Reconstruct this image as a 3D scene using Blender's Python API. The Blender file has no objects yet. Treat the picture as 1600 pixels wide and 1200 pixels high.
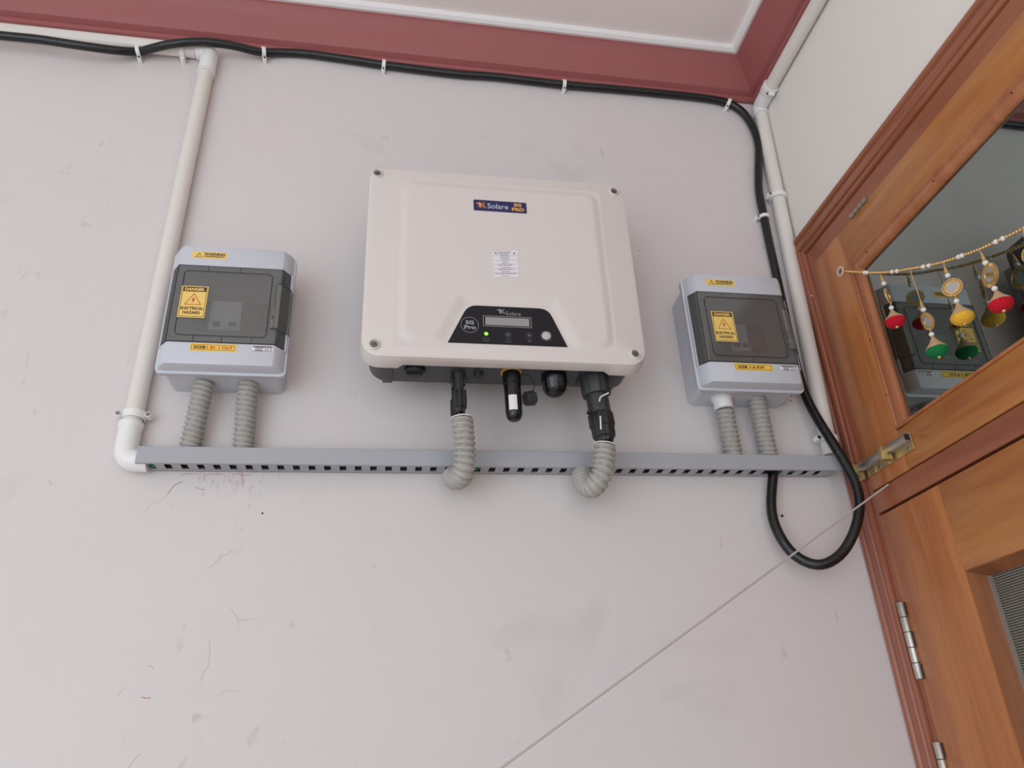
import bpy, bmesh, math, random
from mathutils import Matrix, Vector
random.seed(7)
scene = bpy.context.scene
COL = scene.collection
PI = math.pi
H0 = 1.65                      # height of the lens above the floor
XR = 0.672                     # face of the right-hand wall

# ------------------------------------------------------------ camera
F_PX = 1227.9
ROT = ((0.98756576, 0.03096075, 0.15412755),      # rows: world x, y, z; columns: image right, image down, forward
       (-0.15124144, 0.45462209, 0.87774984),
       (-0.04289400, -0.89014616, 0.45365176))
cam_data = bpy.data.cameras.new('camera')
cam_data.sensor_width = 36.0
cam_data.lens = F_PX / 1600 * 36.0
cam_data.clip_start = 0.02
cam = bpy.data.objects.new('camera', cam_data)
COL.objects.link(cam)
cm = Matrix.Identity(4)
for i in range(3):
    cm[i][0] = ROT[i][0]; cm[i][1] = -ROT[i][1]; cm[i][2] = -ROT[i][2]
cm[0][3], cm[1][3], cm[2][3] = 0.0, -1.0, H0
cam.matrix_world = cm
scene.camera = cam

# ------------------------------------------------------------ world, light, exposure
w = bpy.data.worlds.new('porch_daylight'); scene.world = w; w.use_nodes = True
wn = w.node_tree.nodes; wl = w.node_tree.links
bgn = wn['Background']; bgn.inputs['Strength'].default_value = 1.22
wtc = wn.new('ShaderNodeTexCoord'); wsep = wn.new('ShaderNodeSeparateXYZ'); wr = wn.new('ShaderNodeValToRGB')
wl.new(wtc.outputs['Generated'], wsep.inputs[0]); wl.new(wsep.outputs['Z'], wr.inputs['Fac'])
wr.color_ramp.elements[0].position = 0.0; wr.color_ramp.elements[0].color = (0.64, 0.60, 0.585, 1)
wr.color_ramp.elements[1].position = 0.6; wr.color_ramp.elements[1].color = (1.0, 0.955, 0.93, 1)
wl.new(wr.outputs['Color'], bgn.inputs['Color'])

def area(name, loc, target, sx, sy, power, color):
    l = bpy.data.lights.new(name, 'AREA'); l.shape = 'RECTANGLE'; l.size = sx; l.size_y = sy
    l.energy = power; l.color = color
    o = bpy.data.objects.new(name, l); COL.objects.link(o)
    d = Vector(target) - Vector(loc)
    o.matrix_world = Matrix.Translation(loc) @ d.to_track_quat('-Z', 'Y').to_matrix().to_4x4()
    return o
area('daylight_from_open_side', (-1.50, -2.75, H0 - 0.30), (0.25, 0, H0 + 0.3), 2.3, 2.0, 35, (0.64, 0.85, 1.0))
area('daylight_from_behind', (0.9, -3.4, H0 + 0.2), (0.2, 0, H0 + 0.6), 2.4, 1.6, 15, (1.0, 0.92, 0.90))
scene.view_settings.view_transform = 'Standard'
scene.view_settings.look = 'None'
scene.view_settings.exposure = 0.0
scene.view_settings.gamma = 1.0
scene.view_settings.use_curve_mapping = False

# ------------------------------------------------------------ point helpers (heights are relative to the lens, H0 is added when linked)
def ray(u, v):
    a, b = (u - 800) / F_PX, (v - 600) / F_PX
    return Vector([ROT[i][0] * a + ROT[i][1] * b + ROT[i][2] for i in range(3)])
def W(u, v, y=0.0):            # point on the plane parallel to the back wall at depth y
    d = ray(u, v); t = (y + 1.0) / d.y
    return Vector((d.x * t, y, d.z * t))
def S(u, v, x=0.66):           # point on the plane parallel to the right wall
    d = ray(u, v); t = x / d.x
    return Vector((x, -1.0 + d.y * t, d.z * t))

# ------------------------------------------------------------ materials
def srgb(r, g, b):
    f = lambda c: (c / 255 / 12.92) if c / 255 <= 0.04045 else ((c / 255 + 0.055) / 1.055) ** 2.4
    return (f(r), f(g), f(b), 1)
def mat(name, color, rough=0.5, metal=0.0, coat=0.0, bump=0.0, bscale=200, var=0.0, vscale=20, spec=0.5):
    m = bpy.data.materials.new(name); m.use_nodes = True
    nt = m.node_tree; p = nt.nodes['Principled BSDF']
    p.inputs['Base Color'].default_value = color; p.inputs['Roughness'].default_value = rough
    p.inputs['Metallic'].default_value = metal; p.inputs['Coat Weight'].default_value = coat
    p.inputs['Specular IOR Level'].default_value = spec
    p.inputs['Coat Roughness'].default_value = 0.15
    tc = nt.nodes.new('ShaderNodeTexCoord')
    if bump:
        n = nt.nodes.new('ShaderNodeTexNoise'); n.inputs['Scale'].default_value = bscale; n.inputs['Detail'].default_value = 3
        b = nt.nodes.new('ShaderNodeBump'); b.inputs['Strength'].default_value = bump; b.inputs['Distance'].default_value = 0.001
        nt.links.new(tc.outputs['Object'], n.inputs['Vector']); nt.links.new(n.outputs['Fac'], b.inputs['Height'])
        nt.links.new(b.outputs['Normal'], p.inputs['Normal'])
    if var:
        n = nt.nodes.new('ShaderNodeTexNoise'); n.inputs['Scale'].default_value = vscale; n.inputs['Detail'].default_value = 4
        r = nt.nodes.new('ShaderNodeMapRange'); r.inputs['To Min'].default_value = 1 - var; r.inputs['To Max'].default_value = 1 + var
        h = nt.nodes.new('ShaderNodeHueSaturation'); h.inputs['Color'].default_value = color
        nt.links.new(tc.outputs['Object'], n.inputs['Vector']); nt.links.new(n.outputs['Fac'], r.inputs['Value'])
        nt.links.new(r.outputs['Result'], h.inputs['Value']); nt.links.new(h.outputs['Color'], p.inputs['Base Color'])
    return m

def wood(name, c1, c2, axis, scale=9.0, rough=0.32):
    m = bpy.data.materials.new(name); m.use_nodes = True
    nt = m.node_tree; p = nt.nodes['Principled BSDF']; L = nt.links
    p.inputs['Roughness'].default_value = rough; p.inputs['Coat Weight'].default_value = 0.25; p.inputs['Coat Roughness'].default_value = 0.2
    tc = nt.nodes.new('ShaderNodeTexCoord'); mp = nt.nodes.new('ShaderNodeMapping')
    s = [scale * 6, scale * 6, scale * 6]; s[axis] = scale * 0.45
    mp.inputs['Scale'].default_value = s
    n1 = nt.nodes.new('ShaderNodeTexNoise'); n1.inputs['Scale'].default_value = 0.55; n1.inputs['Detail'].default_value = 6; n1.inputs['Distortion'].default_value = 0.6
    n2 = nt.nodes.new('ShaderNodeTexNoise'); n2.inputs['Scale'].default_value = 3.5; n2.inputs['Detail'].default_value = 5
    mx = nt.nodes.new('ShaderNodeMath'); mx.operation = 'MULTIPLY_ADD'; mx.inputs[1].default_value = 0.35
    r = nt.nodes.new('ShaderNodeValToRGB')
    r.color_ramp.elements[0].position = 0.42; r.color_ramp.elements[0].color = c2
    r.color_ramp.elements[1].position = 0.86; r.color_ramp.elements[1].color = c1
    L.new(tc.outputs['Object'], mp.inputs['Vector']); L.new(mp.outputs['Vector'], n1.inputs['Vector']); L.new(mp.outputs['Vector'], n2.inputs['Vector'])
    L.new(n2.outputs['Fac'], mx.inputs[0]); L.new(n1.outputs['Fac'], mx.inputs[2]); L.new(mx.outputs[0], r.inputs['Fac'])
    L.new(r.outputs['Color'], p.inputs['Base Color'])
    return m

def wall_paint(name, base, warm, stain=True):
    m = bpy.data.materials.new(name); m.use_nodes = True
    nt = m.node_tree; p = nt.nodes['Principled BSDF']; L = nt.links
    p.inputs['Roughness'].default_value = 0.55; p.inputs['Specular IOR Level'].default_value = 0.25
    geo = nt.nodes.new('ShaderNodeNewGeometry')
    def noise(scale, det=4, dist=0.0, sc=(1, 1, 1)):
        mp = nt.nodes.new('ShaderNodeMapping'); mp.inputs['Scale'].default_value = sc
        L.new(geo.outputs['Position'], mp.inputs['Vector'])
        n = nt.nodes.new('ShaderNodeTexNoise'); n.inputs['Scale'].default_value = scale; n.inputs['Detail'].default_value = det; n.inputs['Distortion'].default_value = dist
        L.new(mp.outputs['Vector'], n.inputs['Vector']); return n.outputs['Fac']
    def rng(v, a, b, c, d):
        r = nt.nodes.new('ShaderNodeMapRange'); r.inputs['From Min'].default_value = a; r.inputs['From Max'].default_value = b
        r.inputs['To Min'].default_value = c; r.inputs['To Max'].default_value = d; L.new(v, r.inputs['Value']); return r.outputs['Result']
    def mix(f, a, b, mode='MIX'):
        x = nt.nodes.new('ShaderNodeMix'); x.data_type = 'RGBA'; x.blend_type = mode
        L.new(f, x.inputs[0]) if not isinstance(f, float) else setattr(x.inputs[0], 'default_value', f)
        for s, v in ((6, a), (7, b)):
            if isinstance(v, tuple): x.inputs[s].default_value = v
            else: L.new(v, x.inputs[s])
        return x.outputs[2]
    c = mix(rng(noise(2.2, 3), 0.35, 0.65, 0, 1), base, warm)
    if stain:
        c = mix(rng(noise(7, 5, 0.8, (1, 1, 1.0)), 0.62, 0.80, 0, 0.20), c, srgb(158, 146, 142))       # grey hand smudges
        c = mix(rng(noise(26, 3, 1.2, (1, 1, 0.6)), 0.69, 0.78, 0, 0.30), c, srgb(150, 138, 136))       # small scuffs
        # reddish rub under the duct, with an outline of its own
        vs = nt.nodes.new('ShaderNodeVectorMath'); vs.operation = 'DISTANCE'
        sc = nt.nodes.new('ShaderNodeVectorMath'); sc.operation = 'MULTIPLY'; sc.inputs[1].default_value = (1, 1, 1.9)
        L.new(geo.outputs['Position'], sc.inputs[0]); L.new(sc.outputs[0], vs.inputs[0])
        q = W(375, 742, 0); vs.inputs[1].default_value = (q.x, 0, (q.z + H0) * 1.9)
        near = rng(vs.outputs['Value'], 0.01, 0.07, 1, 0)
        mm = nt.nodes.new('ShaderNodeMath'); mm.operation = 'MULTIPLY'
        L.new(near, mm.inputs[0]); L.new(rng(noise(110, 4, 1.5, (1, 1, 0.35)), 0.56, 0.68, 0, 0.42), mm.inputs[1])
        c = mix(mm.outputs[0], c, srgb(160, 92, 90))
    L.new(c, p.inputs['Base Color'])
    b = nt.nodes.new('ShaderNodeBump'); b.inputs['Strength'].default_value = 0.25; b.inputs['Distance'].default_value = 0.002
    L.new(noise(30, 4), b.inputs['Height']); L.new(b.outputs['Normal'], p.inputs['Normal'])
    return m

def see_through(name, tint, gloss_col, gloss, body, body_fac, rough=0.02):
    m = bpy.data.materials.new(name); m.use_nodes = True
    nt = m.node_tree; L = nt.links; out = nt.nodes['Material Output']; nt.nodes.remove(nt.nodes['Principled BSDF'])
    t = nt.nodes.new('ShaderNodeBsdfTransparent'); t.inputs['Color'].default_value = tint
    d = nt.nodes.new('ShaderNodeBsdfDiffuse'); d.inputs['Color'].default_value = body
    g = nt.nodes.new('ShaderNodeBsdfGlossy'); g.inputs['Color'].default_value = gloss_col; g.inputs['Roughness'].default_value = rough
    a = nt.nodes.new('ShaderNodeMixShader'); a.inputs[0].default_value = body_fac
    b = nt.nodes.new('ShaderNodeMixShader'); b.inputs[0].default_value = gloss
    L.new(t.outputs[0], a.inputs[1]); L.new(d.outputs[0], a.inputs[2]); L.new(a.outputs[0], b.inputs[1]); L.new(g.outputs[0], b.inputs[2])
    L.new(b.outputs[0], out.inputs['Surface'])
    return m

M = dict(
    wall=wall_paint('wall_paint', srgb(213, 206, 205), srgb(213, 203, 202)),
    side=wall_paint('side_wall_paint', srgb(236, 231, 224), srgb(234, 228, 220), False),
    ceil=mat('ceiling_white', srgb(238, 228, 224), 0.7), strip=mat('ceiling_strip_white', srgb(236, 232, 232), 0.6),
    floor=mat('floor_tile', srgb(206, 198, 190), 0.4, var=0.06),
    crown=mat('maroon_paint', srgb(156, 87, 86), 0.5, bump=0.15, bscale=40, var=0.06, vscale=7),
    pvc=mat('cream_pvc', srgb(222, 214, 207), 0.35, var=0.03), pvcw=mat('white_pvc', srgb(232, 229, 228), 0.3),
    nylon=mat('white_nylon', srgb(232, 230, 228), 0.4),
    cable=mat('black_cable', srgb(18, 18, 21), 0.26, bump=1.0, bscale=90), wire=mat('black_wire_and_slot_shade', srgb(20, 20, 22), 0.5),
    green=mat('green_wire', srgb(28, 120, 92), 0.45), redw=mat('red_brown_wire', srgb(110, 44, 40), 0.5),
    duct=mat('grey_duct', srgb(166, 166, 172), 0.45), flex=mat('grey_conduit', srgb(167, 163, 157), 0.42),
    abs=mat('grey_enclosure', srgb(198, 199, 207), 0.42, bump=0.05, bscale=900), absd=mat('grey_enclosure_inner', srgb(122, 122, 122), 0.6),
    brk=mat('breaker_grey', srgb(240, 240, 240), 0.5), brkd=mat('breaker_dark', srgb(52, 44, 48), 0.5), brkr=mat('breaker_red', srgb(120, 60, 60), 0.5),
    smoke=see_through('smoked_polycarbonate', srgb(226, 226, 226), (0.9, 0.9, 0.9, 1), 0.08, srgb(132, 132, 130), 0.27, 0.12),
    smoke2=see_through('clear_smoked_latch', srgb(215, 215, 215), (0.9, 0.9, 0.9, 1), 0.10, srgb(140, 140, 138), 0.32, 0.15),
    line=mat('dark_seam_and_shade', srgb(34, 34, 36), 0.5),  # real seams and joints, plus the painted hinge shadow and barrel hollow
    white=mat('inverter_white', srgb(216, 206, 201), 0.38, bump=0.08, bscale=1200), case=mat('casing_charcoal', srgb(74, 72, 76), 0.5, bump=0.1, bscale=900),
    fin=mat('heat_sink_aluminium', srgb(150, 150, 152), 0.45, 0.6),
    panel=mat('panel_black', srgb(24, 23, 29), 0.3, spec=0.3), lcd=mat('lcd_grey', srgb(152, 146, 146), 0.3), silver=mat('print_silver', srgb(150, 148, 152), 0.5),
    dim=mat('print_dim_grey', srgb(92, 91, 95), 0.5), button=mat('button_grey', srgb(190, 184, 184), 0.4),
    blk=mat('black_plastic', srgb(30, 30, 33), 0.38), blkg=mat('glossy_black_plastic', srgb(16, 16, 18), 0.13),
    blkt=mat('matt_black_plastic', srgb(46, 48, 50), 0.5),
    navy=mat('badge_navy', srgb(34, 34, 84), 0.35), orange=mat('badge_orange', srgb(226, 140, 84), 0.5), badgew=mat('badge_white', srgb(205, 205, 220), 0.5),
    gold=mat('badge_gold', srgb(216, 160, 84), 0.5), paper=mat('paper_white', srgb(228, 222, 226), 0.6), ink=mat('ink_dark', srgb(52, 46, 50), 0.6),
    yel=mat('sticker_yellow', srgb(238, 200, 112), 0.45), yel2=mat('sticker_deep_yellow', srgb(244, 198, 84), 0.45), ink2=mat('ink_brown', srgb(66, 44, 24), 0.6), inkr=mat('ink_red', srgb(178, 66, 30), 0.6), sbord=mat('sticker_clear_border', srgb(214, 200, 160), 0.5),
    oring=mat('yellow_seal', srgb(222, 170, 60), 0.5), steel=mat('steel', srgb(196, 192, 184), 0.42, 1.0, bump=0.2, bscale=300),
    screw=mat('screw_steel', srgb(140, 136, 132), 0.35, 1.0), brass=mat('worn_brass', srgb(196, 172, 124), 0.42, 0.85, var=0.25, vscale=60),
    leaf_v=wood('varnished_teak_stile', srgb(186, 118, 66), srgb(150, 82, 44), 2), leaf_h=wood('varnished_teak_rail', srgb(188, 124, 62), srgb(156, 88, 42), 1),
    fr_v=wood('frame_wood_upright', srgb(158, 92, 66), srgb(128, 66, 46), 2), fr_h=wood('frame_wood_band', srgb(158, 94, 64), srgb(132, 70, 44), 1),
    rev=wood('mesh_bead_wood', srgb(150, 92, 50), srgb(118, 66, 36), 2, rough=0.65), bead=wood('glazing_bead_wood', srgb(184, 118, 76), srgb(156, 88, 50), 2),
    glass=see_through('dark_window_glass', (0.30, 0.31, 0.31, 1), (0.88, 1.0, 0.95, 1), 0.36, (0.006, 0.007, 0.007, 1), 0.25, 0.004),
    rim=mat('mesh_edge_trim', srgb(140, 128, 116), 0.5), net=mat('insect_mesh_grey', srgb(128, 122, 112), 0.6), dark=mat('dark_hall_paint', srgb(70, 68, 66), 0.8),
    string=mat('grey_string', srgb(186, 178, 174), 0.7), goldb=mat('gold_bead', srgb(226, 186, 124), 0.28, 0.8), pearl=mat('pearl_bead', srgb(232, 226, 220), 0.18, coat=0.6),
    mirror=mat('mirror_disc', srgb(190, 190, 190), 0.06, 1.0), jute=mat('jute_cone', srgb(196, 160, 124), 0.8, bump=0.8, bscale=500),
    redp=mat('pompom_red', srgb(206, 12, 40), 0.95, bump=1.0, bscale=900), grnp=mat('pompom_green', srgb(8, 120, 62), 0.95, bump=1.0, bscale=900), yelp=mat('pompom_yellow', srgb(244, 186, 60), 0.95, bump=1.0, bscale=900),
    crack=mat('hairline_crack', srgb(188, 172, 170), 0.9), crackr=mat('red_scratch', srgb(176, 128, 126), 0.9), hole=mat('dark_speck', srgb(60, 50, 48), 0.9))
led = bpy.data.materials.new('green_led'); led.use_nodes = True
lp = led.node_tree.nodes['Principled BSDF']; lp.inputs['Base Color'].default_value = srgb(90, 220, 60)
lp.inputs['Emission Color'].default_value = (0.25, 1.0, 0.08, 1); lp.inputs['Emission Strength'].default_value = 1.3
M['led'] = led

# ------------------------------------------------------------ object helpers
def base_of(o):
    v = Vector((0, 0, 0))
    while o is not None: v += o.location; o = o.parent
    return v
def obj(name, bm, m, parent=None, smooth=40):
    bmesh.ops.recalc_face_normals(bm, faces=bm.faces)
    me = bpy.data.meshes.new(name)
    up = Vector((0, 0, H0))
    if parent is None:
        xs = [v.co for v in bm.verts]
        o_loc = Vector((sum(c.x for c in xs) / len(xs), sum(c.y for c in xs) / len(xs), min(c.z for c in xs))) + up
        off = up - o_loc
    else:
        o_loc = Vector((0, 0, 0)); off = up - base_of(parent)
    bmesh.ops.translate(bm, verts=bm.verts, vec=off)
    bm.to_mesh(me); bm.free()
    mats = m if isinstance(m, (list, tuple)) else [m]
    for x in mats: me.materials.append(M[x])
    if smooth:
        me.shade_smooth(); me.set_sharp_from_angle(angle=math.radians(smooth))
    o = bpy.data.objects.new(name, me); COL.objects.link(o); o.location = o_loc; o.parent = parent
    return o
def thing(name, label, cat, loc, group=None):
    o = bpy.data.objects.new(name, None); COL.objects.link(o); o.location = Vector(loc) + Vector((0, 0, H0)); o.empty_display_size = 0.02
    o['label'] = label; o['category'] = cat
    if group: o['group'] = group
    return o
def tag(o, label, cat, group=None):
    o['label'] = label; o['category'] = cat
    if group: o['group'] = group
    return o
def struct(name, bm, m, smooth=0):
    o = obj(name, bm, m, None, smooth); o['kind'] = 'structure'; return o
def new(): return bmesh.new()
def box(bm, x0, x1, y0, y1, z0, z1, bev=0.0, seg=2, mi=0):
    vs = [bm.verts.new(c) for c in ((x0, y0, z0), (x1, y0, z0), (x1, y1, z0), (x0, y1, z0), (x0, y0, z1), (x1, y0, z1), (x1, y1, z1), (x0, y1, z1))]
    fs = [bm.faces.new([vs[i] for i in f]) for f in ((0, 3, 2, 1), (4, 5, 6, 7), (0, 1, 5, 4), (1, 2, 6, 5), (2, 3, 7, 6), (3, 0, 4, 7))]
    for f in fs: f.material_index = mi
    if bev:
        es = list({e for f in fs for e in f.edges})
        bmesh.ops.bevel(bm, geom=es, offset=bev, segments=seg, profile=0.5, affect='EDGES')
    return vs
def loft(bm, rings, cap0=True, cap1=True, closed=True, mi=0):
    vr = [[bm.verts.new(p) for p in r] for r in rings]
    n = len(rings[0])
    for a, b in zip(vr, vr[1:]):
        for i in range(n if closed else n - 1):
            j = (i + 1) % n
            f = bm.faces.new((a[i], a[j], b[j], b[i])); f.material_index = mi
    if cap0: bm.faces.new(vr[0]).material_index = mi
    if cap1: bm.faces.new(list(reversed(vr[-1]))).material_index = mi
    return vr
def rr(x0, x1, z0, z1, r, y, n=6):          # rounded rectangle facing the room
    out = []
    for cx, cz, a0 in ((x1 - r, z1 - r, 0), (x0 + r, z1 - r, 90), (x0 + r, z0 + r, 180), (x1 - r, z0 + r, 270)):
        for k in range(n + 1):
            a = math.radians(a0 + 90 * k / n); out.append(Vector((cx + r * math.cos(a), y, cz + r * math.sin(a))))
    return out
def frames(pts):
    ts = []
    for i in range(len(pts)):
        a = pts[max(i - 1, 0)]; b = pts[min(i + 1, len(pts) - 1)]
        ts.append((b - a).normalized())
    up = Vector((0, 0, 1)) if abs(ts[0].z) < 0.9 else Vector((0, 1, 0))
    n = (up - ts[0] * up.dot(ts[0])).normalized(); out = []
    for t in ts:
        n = (n - t * n.dot(t)).normalized(); out.append((t, n, t.cross(n)))
    return out
def smooth_path(pts, step=0.004):
    pts = [Vector(p) for p in pts]; out = []
    P = [2 * pts[0] - pts[1]] + pts + [2 * pts[-1] - pts[-2]]
    for i in range(1, len(P) - 2):
        p0, p1, p2, p3 = P[i - 1:i + 3]; k = max(2, int((p2 - p1).length / step))
        for j in range(k):
            t = j / k
            out.append(0.5 * ((2 * p1) + (p2 - p0) * t + (2 * p0 - 5 * p1 + 4 * p2 - p3) * t * t + (3 * p1 - p0 - 3 * p2 + p3) * t ** 3))
    out.append(pts[-1]); return out
def tube(bm, pts, r, n=16, caps=True, mi=0):
    fr = frames(pts); rings = []
    for i, (p, (t, a, b)) in enumerate(zip(pts, fr)):
        rad = r(i) if callable(r) else r
        rings.append([p + (a * math.cos(2 * PI * k / n) + b * math.sin(2 * PI * k / n)) * rad for k in range(n)])
    loft(bm, rings, caps, caps, mi=mi)
def lathe(bm, origin, axis, prof, n=28, flute=0, fd=0.0, caps=True, mi=0):   # prof: (distance along axis, radius)
    ax = Vector(axis).normalized(); up = Vector((0, 1, 0)) if abs(ax.y) < 0.9 else Vector((1, 0, 0))
    a = (up - ax * up.dot(ax)).normalized(); b = ax.cross(a); rings = []
    o = Vector(origin)
    for d, r in prof:
        ring = []
        for k in range(n):
            th = 2 * PI * k / n
            q = r - (fd if (flute and (k * flute * 2 // n) % 2) else 0)
            ring.append(o + ax * d + (a * math.cos(th) + b * math.sin(th)) * max(q, 1e-5))
        rings.append(ring)
    loft(bm, rings, caps, caps, mi=mi)
def ball(bm, c, r, sx=1, sy=1, sz=1, u=12, v=8, mi=0):
    ret = bmesh.ops.create_uvsphere(bm, u_segments=u, v_segments=v, radius=r, matrix=Matrix.Translation(c) @ Matrix.Diagonal((sx, sy, sz, 1)))
    for x in ret['verts']:
        for f in x.link_faces: f.material_index = mi
def poly(bm, pts, nrm, th, mi=0):           # flat shape with real thickness
    a = [bm.verts.new(p) for p in pts]; b = [bm.verts.new(Vector(p) + Vector(nrm) * th) for p in pts]
    bm.faces.new(b).material_index = mi; bm.faces.new(list(reversed(a))).material_index = mi
    for i in range(len(a)):
        j = (i + 1) % len(a); bm.faces.new((a[i], a[j], b[j], b[i])).material_index = mi
FRONT = Vector((0, -1, 0))
def strip(bm, p, q, wd, th=0.0003, nrm=FRONT, mi=0):
    p = Vector(p); q = Vector(q); d = (q - p).normalized().cross(nrm).normalized() * wd / 2
    poly(bm, [p + d, q + d, q - d, p - d], nrm, th, mi)
_tc = {}
def text_shape(s, bold):
    if (s, bold) in _tc: return _tc[(s, bold)]
    cu = bpy.data.curves.new('lettering', 'FONT'); cu.body = s; cu.size = 1.0; cu.offset = bold; cu.resolution_u = 3
    o = bpy.data.objects.new('lettering', cu); COL.objects.link(o)
    dg = bpy.context.evaluated_depsgraph_get(); me = o.evaluated_get(dg).to_mesh()
    vs = [v.co.copy() for v in me.vertices]; fs = [tuple(p.vertices) for p in me.polygons]
    o.evaluated_get(dg).to_mesh_clear(); bpy.data.objects.remove(o); bpy.data.curves.remove(cu)
    x0 = min(v.x for v in vs); x1 = max(v.x for v in vs); y0 = min(v.y for v in vs); y1 = max(v.y for v in vs)
    vs = [((v.x - (x0 + x1) / 2) / (x1 - x0), (v.y - (y0 + y1) / 2) / (y1 - y0)) for v in vs]
    _tc[(s, bold)] = (vs, fs); return _tc[(s, bold)]
def text(bm, s, c, wd, ht, rot=0.0, bold=0.02, mi=0, lift=0.0002):  # lettering facing the room, fitted to wd x ht about c
    vs, fs = text_shape(s, bold); c = Vector(c); cr, sr = math.cos(rot), math.sin(rot)
    nv = []
    for x, y in vs:
        X, Z = x * wd, y * ht
        nv.append(bm.verts.new((c.x + X * cr - Z * sr, c.y - lift, c.z + X * sr + Z * cr)))
    for f in fs:
        try: bm.faces.new([nv[i] for i in f]).material_index = mi
        except ValueError: pass
def flat(name, bm, m, parent): # lettering: keep face winding as drawn
    return obj(name, bm, m, parent, 0)

# ============================================================ THE ROOM
b = new(); box(b, -2.6, 1.9, 0, 0.12, -H0, 1.32); struct('wall_back', b, 'wall')
DT, DE = 0.785, -0.90          # door opening: head height, far end
b = new()
box(b, XR, XR + 0.13, -3.2, 0.0, DT, 1.32); box(b, XR, XR + 0.13, -3.2, DE, -H0, DT)
for v in b.verts:               # the plaster leans back a little above the door head
    if v.co.z > 1.3 and v.co.x < XR + 0.01: v.co.x += 0.012
struct('wall_right', b, 'side')
b = new(); box(b, -2.6, 1.9, -3.2, 0.12, -H0 - 0.1, -H0); struct('floor', b, 'floor')
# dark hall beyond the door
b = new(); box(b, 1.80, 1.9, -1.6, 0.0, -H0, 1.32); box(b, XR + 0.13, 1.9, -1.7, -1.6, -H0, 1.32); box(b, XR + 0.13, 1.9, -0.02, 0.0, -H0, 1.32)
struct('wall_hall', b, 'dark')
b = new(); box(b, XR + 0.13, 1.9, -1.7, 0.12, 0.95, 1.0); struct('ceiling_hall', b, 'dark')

# maroon cornice, running very slightly out of level along the back wall
SL = 0.020
def lev(x, z): return z + SL * (0.664 - x)
prof = [(-0.015, 1.130), (0.006, 1.129), (0.0095, 1.131), (0.010, 1.1375), (0.0050, 1.140), (0.0045, 1.1455), (0.0135, 1.1500), (0.018, 1.158), (0.030, 1.188), (0.038, 1.198), (0.0435, 1.203), (0.044, 1.211), (-0.015, 1.28)]
b = new()
loft(b, [[Vector((-2.6, -max(d, 0), lev(-2.6, z))) for d, z in prof], [Vector((XR - d, -max(d, 0), lev(XR - d, z))) for d, z in prof], [Vector((XR - d, -3.2, lev(XR - d, z))) for d, z in prof]])
struct('trim_1', b, 'crown', 25)
b = new(); box(b, -2.6, XR - 0.02, -3.2, -0.02, 1.219, 1.26)
for v in b.verts: v.co.z = lev(v.co.x, v.co.z)
struct('ceiling', b, 'ceil')
pr2 = [(0.0415, 1.2095), (0.049, 1.2075), (0.055, 1.2105), (0.0575, 1.2195), (0.0415, 1.2195)]
b = new()
loft(b, [[Vector((-2.6, -d, lev(-2.6, z))) for d, z in pr2], [Vector((XR - d, -d, lev(XR - d, z))) for d, z in pr2], [Vector((XR - d, -3.2, lev(XR - d, z))) for d, z in pr2]])
struct('trim_2', b, 'strip', 25)
b = new(); q = W(878, 107.5, -0.0105); box(b, q.x - 0.0045, q.x + 0.0045, q.y - 0.0012, q.y + 0.004, q.z - 0.0018, q.z + 0.0018, 0.0005); obj('paint_chip', b, 'strip', bpy.data.objects['trim_1'])
# hairline cracks and scratches in the plaster
back_wall = bpy.data.objects['wall_back']
def crack(pts, wd, m):
    b = new()
    P_ = [W(u, v, 0.0) for u, v in pts]
    for p, q in zip(P_, P_[1:]): strip(b, p, q, wd, 0.00015)
    obj('crack', b, m, back_wall, 0)
crack([(262, 772), (268, 763), (276, 756), (286, 752)], 0.0009, 'crackr')
crack([(305, 761), (313, 764), (321, 766)], 0.0007, 'crackr')
crack([(318, 768), (317, 775)], 0.0006, 'crack')
crack([(283, 742), (292, 740), (300, 741), (309, 740)], 0.0006, 'crackr'); crack([(318, 741), (327, 742), (340, 740.5), (349, 741.5)], 0.0005, 'crackr'); crack([(362, 742), (372, 740), (380, 743), (392, 742)], 0.0006, 'crackr')
crack([(320, 742), (319, 752)], 0.0006, 'crackr')
crack([(262, 772), (252, 783), (238, 786), (228, 797)], 0.0004, 'crack')
crack([(325, 890), (331, 884), (340, 876), (345, 868), (354, 867), (366, 857)], 0.0006, 'crack')
crack([(345, 868), (343, 880)], 0.0004, 'crack')
crack([(360, 950), (366, 958), (372, 970), (385, 968), (398, 967)], 0.0006, 'crack'); crack([(372, 970), (373, 984)], 0.0004, 'crack')
crack([(327, 1000), (328, 1020), (326, 1040), (318, 1052), (312, 1065)], 0.0006, 'crack')
crack([(340, 1086), (350, 1080), (362, 1079), (375, 1081)], 0.0005, 'crack')
crack([(230, 1041), (236, 1041), (241, 1045)], 0.0009, 'crack'); crack([(185, 1087), (190, 1078), (198, 1074)], 0.0005, 'crack')
crack([(221, 1089), (227, 1091), (236, 1090)], 0.0010, 'crackr'); crack([(200, 1200), (208, 1190), (219, 1177)], 0.0007, 'crack')
crack([(77, 751), (80, 757)], 0.0011, 'crack'); crack([(296, 117), (298, 127), (296, 140)], 0.0005, 'crack')
for u, v, r in ((1222, 806, 0.0022), (1236, 618, 0.0018), (1236, 626, 0.001), (410, 802, 0.0013), (841, 272, 0.0006), (999, 392, 0.0008), (1110, 251, 0.0007)):
    b = new(); q = W(u, v); lathe(b, q, (0, -1, 0), [(-0.0002, r), (0.0003, r)], 10); obj('speck', b, 'hole', back_wall, 0)

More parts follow.
